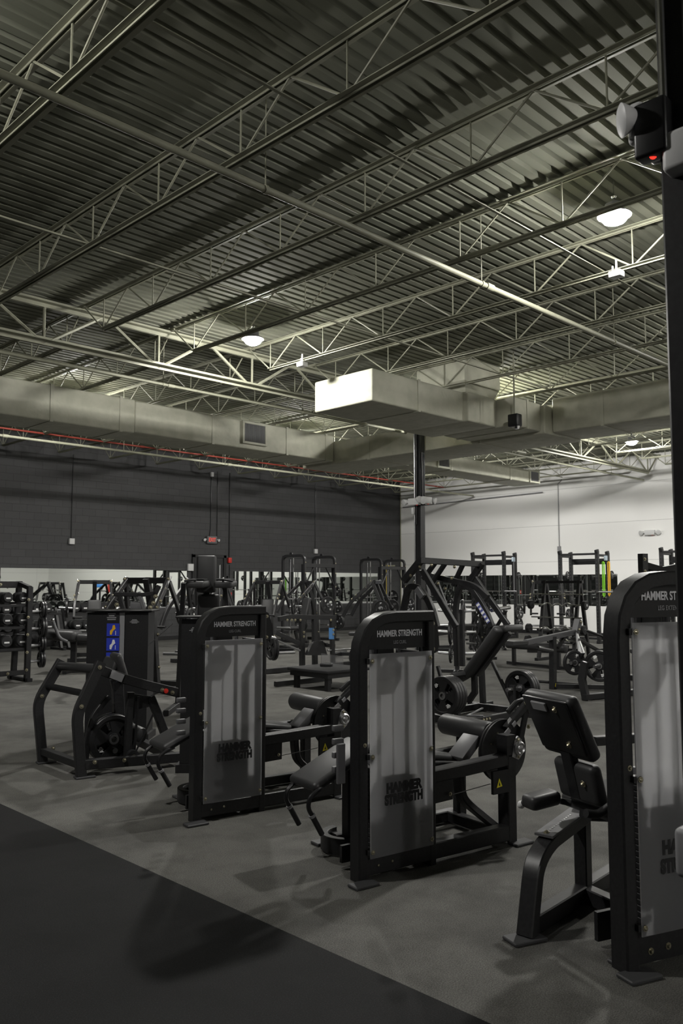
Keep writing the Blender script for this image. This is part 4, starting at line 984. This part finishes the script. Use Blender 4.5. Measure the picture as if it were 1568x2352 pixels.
s2 = smith(SM[1][0], SM[1][1], 8, 'black smith machine near the yellow gas pipe in the far corner', s1)
for i, (x, y) in enumerate(SM):
    nm = ('left smith machine', 'smith machine near the gas pipe')[i]
    M8 = Matrix.Rotation(R(8), 3, 'Z')
    for k, (px, py, z, kd) in enumerate(((1.42 + .14, 0, 1.45, 25), (1.42 + .14, 0, 1.0, 35), (1.42 + .14, 0, .55, 45), (1.42 + .20, 0, .55, 45), (-.14, 0, .55, 45), (-.14, 0, 1.0, 35), (1.42 + .22, .62, 1.25, 45))):
        p = V((x, y, 0)) + M8 @ V((px, py, z)); plate(kd, p, M8 @ V((1, .0, 0)), 'black plate on the %s, %s' % (nm, ('upper right peg', 'middle right peg', 'lower right peg inner', 'lower right peg outer', 'lower left peg', 'middle left peg', 'right end of its bar')[k]), 'plates on the ' + nm)

# ================================================================== captain's chair / assisted dip station
fk = F(6.5, 9.05, -45)
t = fk.root('knee_raise_station', 'tall black station with upright back pad and two forearm pads, behind the left tower', 'exercise machine')
L = lambda pts, v=0: fk.pl(pts, v=v)
q = fk.at(470, 1340, v=0)
g = G(); g.pad((q.x, .12, 1.80), (.265, .08, .50), r=.035, seg=3); g.build('back_pad', PAD, t)
g = G(); g.pad((q.x + .04, .12, 1.33), (.30, .08, .40), r=.035, seg=3); g.build('lower_pad', PAD, t)
for s in (-1, 1):
    xx = q.x + (.30 if s > 0 else -.06)
    g = G(); g.pad((xx, -.16, 1.665), (.24, .50, .09), rot=Matrix.Rotation(R(2), 3, 'X'), r=.03, seg=3); g.build('forearm_pad', PAD, t)
    G().pad((xx, -.14, 1.725), (.20, .36, .02), r=.006, seg=1).build('pad_plate', BLK, t)
    G().tube([(xx, -.30, 1.70), (xx, -.42, 1.72), (xx + s * .13, -.44, 1.70)], .015, 10, fil=.03).build('grip', RUB, t)
    xx = q.x + s * .24; a = V((xx + s * .03, -.05, 1.68)); G().rect([a, V((xx + s * .16, .35, .05))], (V((s * .13, .4, -1.6)).cross(Y_)), .06, .07).build('side_leg', BLK, t)
    G().rect([(xx + s * .16, -.4, .04), (xx + s * .16, .8, .04)], X_, .07, .07).build('base_rail', BLK, t)
G().rect([(q.x, .22, .04), (q.x, .22, 1.7)], X_, .08, .08).build('post', BLK, t); G().rect([(q.x - .42, .78, .04), (q.x + .42, .78, .04)], Y_, .07, .07).build('base_rail', BLK, t)
G().tube([(q.x + .16, .22, 1.3), (q.x + .16, .22, 1.92)], .010, 8).build('guide_rod', STL, t)

# ================================================================== selectorised stacks behind the left foreground machine
def stack_tower(x, y, rz, w, d, h, label, placards=0, strip=False, cable=None):
    t = thing('weight_stack_tower', label, 'weight stack tower', (x, y, 0), rz, 'dark weight stack towers')
    g = G(); g.bx(0, w, 0, d, .06, h - .02); g.build('shroud', BLK, t)
    g = G(); g.pad((w / 2, d / 2, h), (w + .10, d + .10, .022), r=.01, seg=2); g.build('top_cap', BLK2, t)
    g = G(); g.bx(-.03, w + .03, -.03, d + .03, 0, .07); g.build('base', BLK, t)
    if strip: G().bx(w, w + .055, .01, .04, .3, h - .02).build('guide_strip', LGY, t)
    for k in range(placards):
        z = h - .205 - k * .155
        c = G().bx(w * .62, w + .005, -.006, 0, z - .068, z + .068).build('instruction_card', BLU, t)
        cx = w * .81
        g = G(); g.prism([(cx - .03, z - .05), (cx - .012, z - .055), (cx + .004, z - .01), (cx + .03, z + .012), (cx + .02, z + .05), (cx, z + .05), (cx - .008, z + .01), (cx - .03, z - .01)], (0, -.0065, 0), X_, Z_, .001); g.build('pictogram', [BYL, WHT, WHT][k % 3], c)
        G().bx(cx + .028, cx + .034, -.008, -.0065, z - .055, z - .01).build('caption_bar', WHT, c)
    if placards:
        g = G()
        for k, ww in enumerate((.08, .06, .10, .09)): g.bx(w * .79 - .01 - ww / 2, w * .79 - .01 + ww / 2, -.005, 0, h - .04 - k * .02, h - .029 - k * .02)
        g.build('heading_print', DWT, t)
    else:
        g = G()
        for k, ww in enumerate((.05, .07, .10, .06)): g.bx(w * .4 - ww / 2, w * .4 + ww / 2, -.004, 0, h - .10 - k * .012, h - .093 - k * .012)
        g.build('heading_print', DWT, t)
    return t
ft = F(4.6, 8.1, -45)
a = ft.at(201, 1404, v=0); b = ft.at(288, 1403, v=0)
p = ft.o + ft.u * a.x; stack_tower(p.x, p.y, -45, .345, .30, 1.375, 'black weight stack tower with three blue instruction cards', 3, True)
p = ft.o + ft.u * b.x; stack_tower(p.x, p.y, -45, .25, .30, 1.375, 'plain black weight stack tower right of the blue instruction cards')
p = F(4.27, 6.30, -45); stack_tower(p.o.x, p.o.y, -45, .30, .10, 1.365, 'narrow black weight stack tower beside the left leg curl machine')
t = thing('lat_machine', 'dark cable machine frame standing over the blue-card weight tower', 'exercise machine', (4.55, 8.62, 0), -45)
ff = F(4.55, 8.62, -45); L = lambda pts, v=0: ff.pl(pts, v=v)
for pts, nm, r_ in (([(224, 1452), (268, 1380)], 'lever_arm', .05), ([(262, 1365), (330, 1366), (358, 1362)], 'top_beam', .045), ([(275, 1368), (288, 1420), (289, 1500)], 'upright', .05), ([(318, 1360), (335, 1408)], 'brace', .045), ([(330, 1420), (365, 1345)], 'lever_arm', .05)):
    G().rect(L(pts), Y_, .05, r_).build(nm, BLK if nm != 'brace' else GRY, t)
G().rect([L([(289, 1500)])[0], L([(289, 1500)])[0] * V((1, 1, 1)).length ** 0 - Z_ * (L([(289, 1500)])[0].z - .02)], Y_, .06, .06).build('upright', BLK, t)
g = G(); g.pad(L([(316, 1396)])[0], (.17, .03, .12), r=.01); g.build('console', GRY, t)
G().lathe([(0, 0), (.06, 0), (.06, .05), (0, .05)], L([(311, 1518)], -.25)[0], -Y_, 20).build('pulley', BLK2, t)
G().tube([L([(311, 1508)], -.28)[0], L([(398, 1432)], -.4)[0]], .004, 6).build('cable', STL, t)
bolts(t, L([(268, 1389), (340, 1410), (352, 1385), (345, 1395), (357, 1370)], -.03), -Y_, s=1.6)

# ================================================================== glute bench with chrome-tipped handles
fg = F(7.55, 14.9, -45)
t = fg.root('glute_ham_bench', 'grey-topped padded bench with two chrome-tipped handles, left background', 'bench')
L = lambda pts, v=0: fg.pl(pts, v=v)
g = G(); p = L([(100, 1455), (182, 1462), (248, 1470)]); g.pad((p[0] + p[1]) / 2, (p[1].x - p[0].x, .5, .20), rot=Matrix.Rotation(R(3), 3, 'Y'), r=.08, seg=4); g.build('hip_pad', PAD, t)
g = G(); g.pad((p[1] + p[2]) / 2 + Z_ * .0, (p[2].x - p[1].x + .06, .42, .16), rot=Matrix.Rotation(R(3), 3, 'Y'), r=.07, seg=4); g.build('thigh_pad', PAD, t)
for px, v in ((97, .2), (121, -.32)):
    pts = L([(px, 1424), (px + 7, 1445), (px + 16, 1466), (px + 34, 1474)], v)
    h = G().tube(pts, .028, 12, fil=.08).build('handle', RUB if v > 0 else GRY, t); G().roller(pts[0] + Z_ * .03, pts[0] - Z_ * .03, .034, 14).build('chrome_tip', CHR, h)
for pts, nm in (([(170, 1475), (168, 1532)], 'front_leg'), ([(215, 1480), (222, 1525)], 'rear_leg')):
    q_ = L(pts); q_[-1].z = .03; G().rect(q_, Y_, .09, .10).build(nm, BLK, t)
q_ = L([(150, 1531), (235, 1526)]); G().rect([V((q_[0].x, 0, .04)), V((q_[1].x, 0, .04))], Y_, .08, .07).build('base_rail', BLK, t)
G().rect([V((q_[0].x + .1, -.35, .04)), V((q_[0].x + .1, .35, .04))], X_, .08, .07).build('base_rail', BLK, t)

# ================================================================== rack with round weights at the left edge
t = thing('weight_rack', 'tall black rack holding round weights at the left edge', 'weight rack', (6.35, 14.0, 0), 0)
for x, y in ((0, 0), (0, .55), (-1.35, 0), (-1.35, .55)): G().rect([(x, y, .0), (x + .0, y + (.0 if y == 0 else -.12), 1.72 if y else 1.62)], X_, .09, .08).build('upright', BLK, t)
for x in (0, -1.35): G().rect([(x, .43, 1.68), (x, .0, 1.6)], X_, .08, .07).build('top_bracket', BLK, t)
G().rect([(0, .43, 1.66), (-1.35, .43, 1.66)], Y_, .08, .12).build('top_beam', BLK, t); G().rect([(0, 0, .16), (-1.35, 0, .16)], Y_, .07, .08).build('lower_beam', BLK, t)
for x in (0, -1.35): G().rect([(x, -.12, .03), (x, .7, .03)], X_, .09, .06).build('foot', BLK, t)
bolts(t, [(-.03, -.045, z) for z in (.2, .5, .8, 1.1, 1.4)] + [(-.35, -.04, .16), (-.55, -.04, .16), (-.35, .38, 1.66), (-.55, .38, 1.66)], -Y_, s=1.7)
for z in (.33, .60, .89, 1.19): G().tube([(.02, .05, z), (.34, .05, z + .005)], .026, 10).build('peg', STL, t)
for z in (.55, .92, 1.3):
    G().rect([(0, .05, z), (-1.35, .05, z)], Y_, .06, .05).build('shelf_rail', BLK, t); G().rect([(0, .38, z + .03), (-1.35, .38, z + .03)], Y_, .06, .05).build('shelf_rail', BLK, t)
def dumbbell(loc, rz, r, ln, label, grp, first=[None]):
    if first[0] is None:
        o = first[0] = thing('dumbbell', label, 'dumbbell', loc, rz, grp)
        for s in (-1, 1):
            h = G().lathe([(0, 0), (.84, 0), (1, .10), (1, .72), (.84, .84), (.3, .84), (0, .82)], (0, s * .06, 0), (0, s, 0), 20).build('head', RUB, o)
            h.data.transform(Matrix.Diagonal((1, 1, 1, 1)))
            G().bx(-.42, .42, s * (.06 + .842) - .004, s * (.06 + .842) + .004, -.28, -.02).build('number_print', WHT, h)
            G().bx(-.18, .5, -.25 * s + s * .66, .25 * s + s * .66, .995, 1.006).build('label_print', DWT, h)
        G().tube([(0, -.1, 0), (0, .1, 0)], .2, 10).build('handle', STL, o)
        base = o
    o = first[0] if first[0]['label'] == label else dup(first[0])
    o.location = loc; o.rotation_euler = (0, 0, R(rz)); o.scale = (r, ln, r); tag(o, label, 'dumbbell', grp); return o
for i, z in enumerate((.63, 1.0, 1.38)):
    for k in range(5):
        dumbbell((6.28 - .27 * k, 14.22, z + .06), 0, .105 - .008 * i, .17, 'round black dumbbell on the left edge rack, %s shelf, %s from the right' % (['lowest', 'middle', 'top'][i], cnt(k)), 'dumbbells on the left edge rack')
for i, (z, kd) in enumerate(((.33, 25), (.60, 25), (.89, 35), (1.19, 25))):
    for k in range(2):
        plate(kd, (6.60 + .045 * k, 14.05, z + .03), (1, -.15, 0), 'round black plate on the end pegs of the left edge rack, %s peg, %s' % (['lowest', 'second', 'third', 'topmost'][i], ['inner', 'outer'][k]), 'plates on the end of the left edge rack')

# ================================================================== long dumbbell racks by the block wall
def db_rack(x0, x1, y, label, z2=(1.04, .60)):
    t = thing('dumbbell_rack', label, 'dumbbell rack', (x0, y, 0), 0, 'dumbbell racks by the block wall')
    Lr = x1 - x0
    for x in (0, Lr): G().rect([(x, -.2, 0), (x, .22, 1.06)], X_, .07, .09).build('end_frame', BLK, t); G().rect([(x, -.38, .03), (x, .35, .03)], X_, .08, .06).build('foot', BLK, t)
    for z, yy in ((z2[0] - .10, -.02), (z2[1] - .10, -.14)):
        for s in (-.12, .14): G().rect([(0, yy + s, z + (.03 if s > 0 else -.02)), (Lr, yy + s, z + (.03 if s > 0 else -.02))], Y_, .03, .06).build('shelf_rail', BLK, t)
    n = 0; nn = int((Lr - .2) / .262)
    for j, (z, yy) in enumerate(((z2[0], -.02), (z2[1], -.14))):
        for k in range(nn):
            dumbbell((x0 + .17 + k * .262, y + yy, z + .03), 0, .128, .21, 'round black dumbbell on %s, %s row, %s from the left' % (label.split(',')[0], ['upper', 'lower'][j], cnt(k)), 'dumbbells on ' + label.split(',')[0])
db_rack(7.6, 10.0, 20.3, 'left dumbbell rack, long two-tier rack under the wall mirror')
db_rack(10.2, 12.6, 20.3, 'right dumbbell rack, long two-tier rack under the wall mirror')

# ================================================================== low platform with calf block
t = thing('step_platform', 'low square black platform with rubber top, behind the leg curl machines', 'platform', (9.45, 9.75, 0), 0)
g = G(); g.pad((0, 0, .30), (.95, .95, .05), r=.012, seg=2); g.build('deck', RUB, t)
g = G(); g.bx(-.44, .44, -.44, .44, .20, .275); g.build('skirt', BLK, t)
for sx, sy in ((-1, -1), (1, -1), (1, 1), (-1, 1)): G().rect([(sx * .36, sy * .36, 0), (sx * .36, sy * .36, .22)], X_, .08, .08).build('leg', BLK, t)
G().pad((.05, .1, .35), (.12, .20, .06), rot=Matrix.Rotation(R(30), 3, 'Z'), r=.02).build('heel_block', BLK, t)
G().rect([(-.6, .62, .05), (.5, .62, .05)], Y_, .07, .08).build('base_rail', BLK, t)
# belt squat frame standing behind the platform
O = V((11.4, 12.1, 0))
t = thing('belt_squat_machine', 'black plate-loaded frame with clear guard panel behind the low platform', 'exercise machine', O, 0, 'plate-loaded machines')
YB = 12.1
u1 = W(723, 1530, Y=YB); u1.z = 0
rt([u1, W(722, 1420, Y=YB)], Y_, .08, .10, 'upright', par=t); rt([W(640, 1422, Y=YB), W(662, 1417, Y=YB), W(770, 1418, Y=YB)], Y_, .07, .09, 'top_arm', r=.1, par=t)
b = rt([W(761, 1442, Y=YB - .0) , W(761, 1468, Y=YB)], Y_, .09, .07, 'instruction_card', CBL, par=t)
u2 = W(764, 1532, Y=YB); u2.z = 0; rt([u2, W(762, 1420, Y=YB)], Y_, .07, .09, 'upright', par=t)
u3 = W(694, 1520, Y=YB); u3.z = 0; rt([u3, W(693, 1422, Y=YB)], Y_, .08, .10, 'upright', par=t)
rt([W(632, 1452, Y=YB - .1), W(686, 1478, Y=YB - .1)], Y_, .06, .08, 'swing_arm', par=t); rt([W(616, 1462, Y=YB - .3), W(688, 1494, Y=YB - .3)], Y_, .05, .03, 'swing_arm', STL, par=t)
G().tube([W(622, 1501, Y=YB - .1), W(676, 1498, Y=YB - .1)], .028, 12).build('weight_horn', STL, t)
G().tube([W(752, 1494, Y=YB), W(806, 1490, Y=YB)], .02, 12).build('weight_horn', STL, t)
rt([V((-1.4, -.1, .05)), V((1.6, -.1, .05))], Y_, .08, .09, 'base_rail', par=t)
g = G(); g.prism([(p.x, p.z) for p in (W(716, 1480, Y=YB - .3), W(728, 1472, Y=YB - .3), W(742, 1472, Y=YB - .3), W(752, 1505, Y=YB - .3), W(705, 1505, Y=YB - .3))], (0, -.3, 0), X_, Z_, -.08); g.build('winch_box', BLK, t)
G().tube([W(740, 1474, Y=YB - .35), W(750, 1479, Y=YB - .35)], .012, 8).build('winch_handle', BLK2, t); G().lathe([(0, -.015), (.02, -.01), (.022, .01), (0, .015)], W(750, 1479, Y=YB - .35), -Y_, 12).build('winch_knob', RUB, t)
g = G(); g.prism([(p.x, p.z) for p in (W(738, 1500, Y=YB - .5), W(788, 1508, Y=YB - .5), W(788, 1526, Y=YB - .5), W(738, 1528, Y=YB - .5))], (0, -.5, 0), X_, Z_, -.01); g.build('guard_panel', CLR, t)
bolts(t, [q_ - Y_ * .06 for q_ in WX([], 0)] + [W(x_, 1424, Y=YB - .05) for x_ in (660, 670, 678, 690, 760)] + [W(698, z_, Y=YB - .05) for z_ in (1452, 1462)] + [W(766, z_, Y=YB - .05) for z_ in (1447, 1457)], -Y_, s=1.7)
for k, (px, py, kd) in enumerate(((812, 1510, 35), (817, 1510, 35))): plate(kd, O + W(px, py, Y=YB), (1, -.3, 0), 'black plate on the bar end beside the middle leg curl machine, %s' % ['left', 'right'][k], 'plates on the frame behind the platform')
for k, (px, py, kd) in enumerate(((622, 1488, 45), (628, 1489, 45))): plate(kd, O + W(px, py, Y=YB - .2), (1, -.3, 0), 'black plate on the swing arm behind the left leg curl machine, %s' % ['left', 'right'][k], 'plates on the swing arm of the frame behind the platform')

# ================================================================== plate-loaded press machines in the middle distance
def press_machine(x, y, rz, label, first=None):
    if first is not None:
        t = dup(first); t.location = (x, y, 0); t.rotation_euler = (0, 0, R(rz)); t['label'] = label; return t
    t = thing('chest_press_machine', label, 'exercise machine', (x, y, 0), rz, 'plate-loaded press machines')
    G().rect([(0, -.7, .05), (0, .75, .05)], X_, .09, .08).build('base_rail', BLK, t)
    for yy in (-.7, .7): G().rect([(-.5, yy, .05), (.5, yy, .05)], Y_, .09, .08).build('base_foot', BLK, t)
    G().rect([(0, .55, .05), (0, .35, 1.25), (0, .15, 1.75)], X_, .09, .10, r=.3).build('main_post', BLK, t)
    G().rect([(-.34, .20, 1.72), (.34, .20, 1.72)], Y_, .09, .09).build('cross_head', BLK, t)
    g = G(); g.pad((0, -.25, .52), (.32, .42, .09), r=.035, seg=3); g.build('seat', PAD, t)
    g = G(); g.pad((0, .10, .95), (.30, .09, .75), rot=Matrix.Rotation(R(-14), 3, 'X'), r=.035, seg=3); g.build('back_pad', PAD, t)
    G().rect([(0, -.2, .45), (0, -.1, .1)], X_, .07, .07).build('seat_post', BLK, t)
    for s in (-1, 1):
        G().rect([(s * .34, .20, 1.74), (s * .40, -.35, 1.25), (s * .40, -.52, .92)], X_, .05, .08, r=.2).build('press_arm', BLK, t)
        h = G().tube([(s * .40, -.50, .95), (s * .40, -.62, .95), (s * .22, -.62, .95)], .02, 10, fil=.04).build('hand_grip', RUB, t)
        G().rect([(s * .36, .18, 1.70), (s * .46, .45, 1.10)], X_, .05, .07).build('load_arm', BLK, t)
        G().tube([(s * .46, .43, 1.12), (s * .78, .43, 1.14)], .026, 12).build('weight_horn', STL, t)
        G().rect([(s * .38, .20, 1.78), (s * .34, -.02, 1.45)], X_, .02, .03).build('link_rod', STL, t)
        G().tube([(s * .1, .55, .6), (s * .45, .55, .6)], .025, 10).build('storage_horn', STL, t)
        bolts(t, [(s * .36, .14, 1.74), (s * .41, -.30, 1.33), (s * .41, -.2, 1.42), (s * .36, .02, 1.60)], (0, -1, .2), s=1.9)
    bolts(t, [(.05, .5, .4), (.05, .44, .9), (-.05, .44, .9)], -Y_, s=1.6)
    return t
pm = press_machine(10.9, 15.1, -60, 'black plate-loaded press machine behind the left leg curl tower top, left of the smith machine')
spots = [(12.9, 15.5, -60, 'black plate-loaded press machine just before the left smith machine'), (14.2, 13.3, -150, 'black plate-loaded press machine left of the slim column, facing away'),
         (8.4, 11.9, -70, 'black plate-loaded press machine between the blue-card tower and knee raise station'), (17.3, 14.2, -200, 'black plate-loaded press machine behind the hack squat left rail'),
         (14.9, 16.4, -100, 'black plate-loaded press machine between the two smith machines'), (13.6, 6.2, 150, 'black plate-loaded press machine half hidden behind the tall right tower'),
         (9.3, 17.2, -30, 'black plate-loaded press machine right of the dumbbell racks'), (6.6, 10.8, -60, 'black plate-loaded press machine in front of the knee raise station'),
         (18.6, 11.2, -60, 'black plate-loaded press machine before the corner power rack')]
for s_ in spots: press_machine(*s_, first=pm)
for i, (x, y, rz, lab) in enumerate([(10.9, 15.1, -60, 0)] + spots):
    Mr = Matrix.Rotation(R(rz), 3, 'Z')
    for s in (-1, 1):
        if i in (3, 7) and s > 0: continue
        p = V((x, y, 0)) + Mr @ V((s * .60, .43, 1.13)); who = ['press machine left of the smith machine', 'press machine before the left smith machine', 'press machine left of the slim column', 'press machine beside the blue-card tower', 'press machine behind the hack squat', 'press machine between the smith machines', 'press machine behind the tall right tower', 'press machine right of the dumbbell racks', 'press machine before the knee raise station', 'press machine before the corner rack'][i]
        plate(45 if i % 2 else 35, p, Mr @ V((1, 0, 0)), 'black plate on the %s, %s side' % (who, ['left', 'right'][s > 0]), 'plates on the press machines')
# flat benches
def bench(x, y, rz, label, first=None, inc=0):
    if first is not None:
        t = dup(first); t.location = (x, y, 0); t.rotation_euler = (0, 0, R(rz)); t['label'] = label; return t
    t = thing('weight_bench', label, 'bench', (x, y, 0), rz, 'weight benches by the racks')
    g = G(); g.pad((0, -.1, .44), (.28, .95, .07), r=.03); g.build('pad', PAD, t)
    G().rect([(0, -.6, .38), (0, .45, .38)], X_, .06, .05).build('frame', BLK, t)
    for yy in (-.5, .35): G().rect([(0, yy, .03), (0, yy, .38)], X_, .06, .06).build('leg', BLK, t); G().rect([(-.28, yy, .03), (.28, yy, .03)], Y_, .07, .05).build('foot', BLK, t)
    return t
b0 = bench(20.6, 15.2, 90, 'black flat bench before the corner power rack')
bench(20.6, 12.1, 90, 'black flat bench before the rack with resistance bands', b0)
bench(17.8, 12.6, 40, 'black flat bench between the racks and the plate tree', b0)
# indoor bike with blue console
t = thing('exercise_bike', 'exercise bike with bright blue console behind the hack squat frame', 'exercise bike', (17.6, 12.9, 0), 40)
q0 = AT(1012, 1342, Y=13.0); t.location = (q0.x, 13.0, 0)
g = G(); g.rect([(0, -.5, .04), (0, .5, .04)], X_, .08, .08); g.rect([(0, .35, .05), (0, .42, 1.45)], X_, .06, .08); g.rect([(0, -.35, .05), (0, -.25, .95)], X_, .06, .08); g.rect([(0, .38, .4), (0, -.3, .5)], X_, .08, .12); g.build('frame', BLK, t)
G().lathe([(0, -.03), (.24, -.03), (.24, .03), (0, .03)], (0, .4, .45), X_, 28).build('flywheel', BLK2, t)
g = G(); g.pad((0, -.25, 1.0), (.2, .28, .07), r=.03); g.build('saddle', PAD, t)
G().tube([(-.22, .2, 1.35), (-.22, .42, 1.42), (.22, .42, 1.42), (.22, .2, 1.35)], .018, 10, fil=.05).build('handlebar', RUB, t)
c = G(); c.pad((0, .44, 1.66), (.30, .05, .2), rot=Matrix.Rotation(R(20), 3, 'X'), r=.01); c.build('console', SKY, t)

# tall cable machine behind the right tower
t = thing('lat_pulldown_machine', 'tall black pulldown machine whose bracketed post shows above the right tower', 'exercise machine', (14.5, 6.75, 0), -20)
G().rect([(0, 0, .02), (0, 0, 2.22)], X_, .13, .13).build('post', BLK, t)
G().rect([(0, 0, 2.02), (.35, -.1, 1.92), (.9, -.2, 2.02)], Y_, .08, .12).build('top_arm', BLK, t)
G().rect([(.06, 0, 1.85), (.40, 0, 1.92)], Y_, .02, .16).build('gusset_plate', BLK, t)
G().rect([(-.1, 0, .05), (1.3, -.1, .05)], Y_, .1, .09).build('base_rail', BLK, t); G().rect([(.6, -.5, .05), (.6, .5, .05)], X_, .1, .09).build('base_rail', BLK, t)
g = G(); g.pad((.75, -.1, .50), (.36, .36, .09), r=.03); g.build('seat', PAD, t); G().rect([(.75, -.1, .05), (.75, -.1, .47)], X_, .08, .08).build('seat_post', BLK, t)
G().roller((.52, -.35, .68), (.52, .15, .68), .065).build('thigh_roller', PAD, t)
G().tube([(.9, -.2, 1.96), (.9, -.2, 1.6)], .005, 6).build('cable', RUB, t); G().tube([(.9, -.7, 1.5), (.9, -.5, 1.6), (.9, .1, 1.6), (.9, .3, 1.5)], .016, 10, fil=.05).build('pull_bar', CHR, t)
bolts(t, [(-.02, -.07, z) for z in (2.12, 1.9, 1.3, .7, .3)], -Y_, s=2)
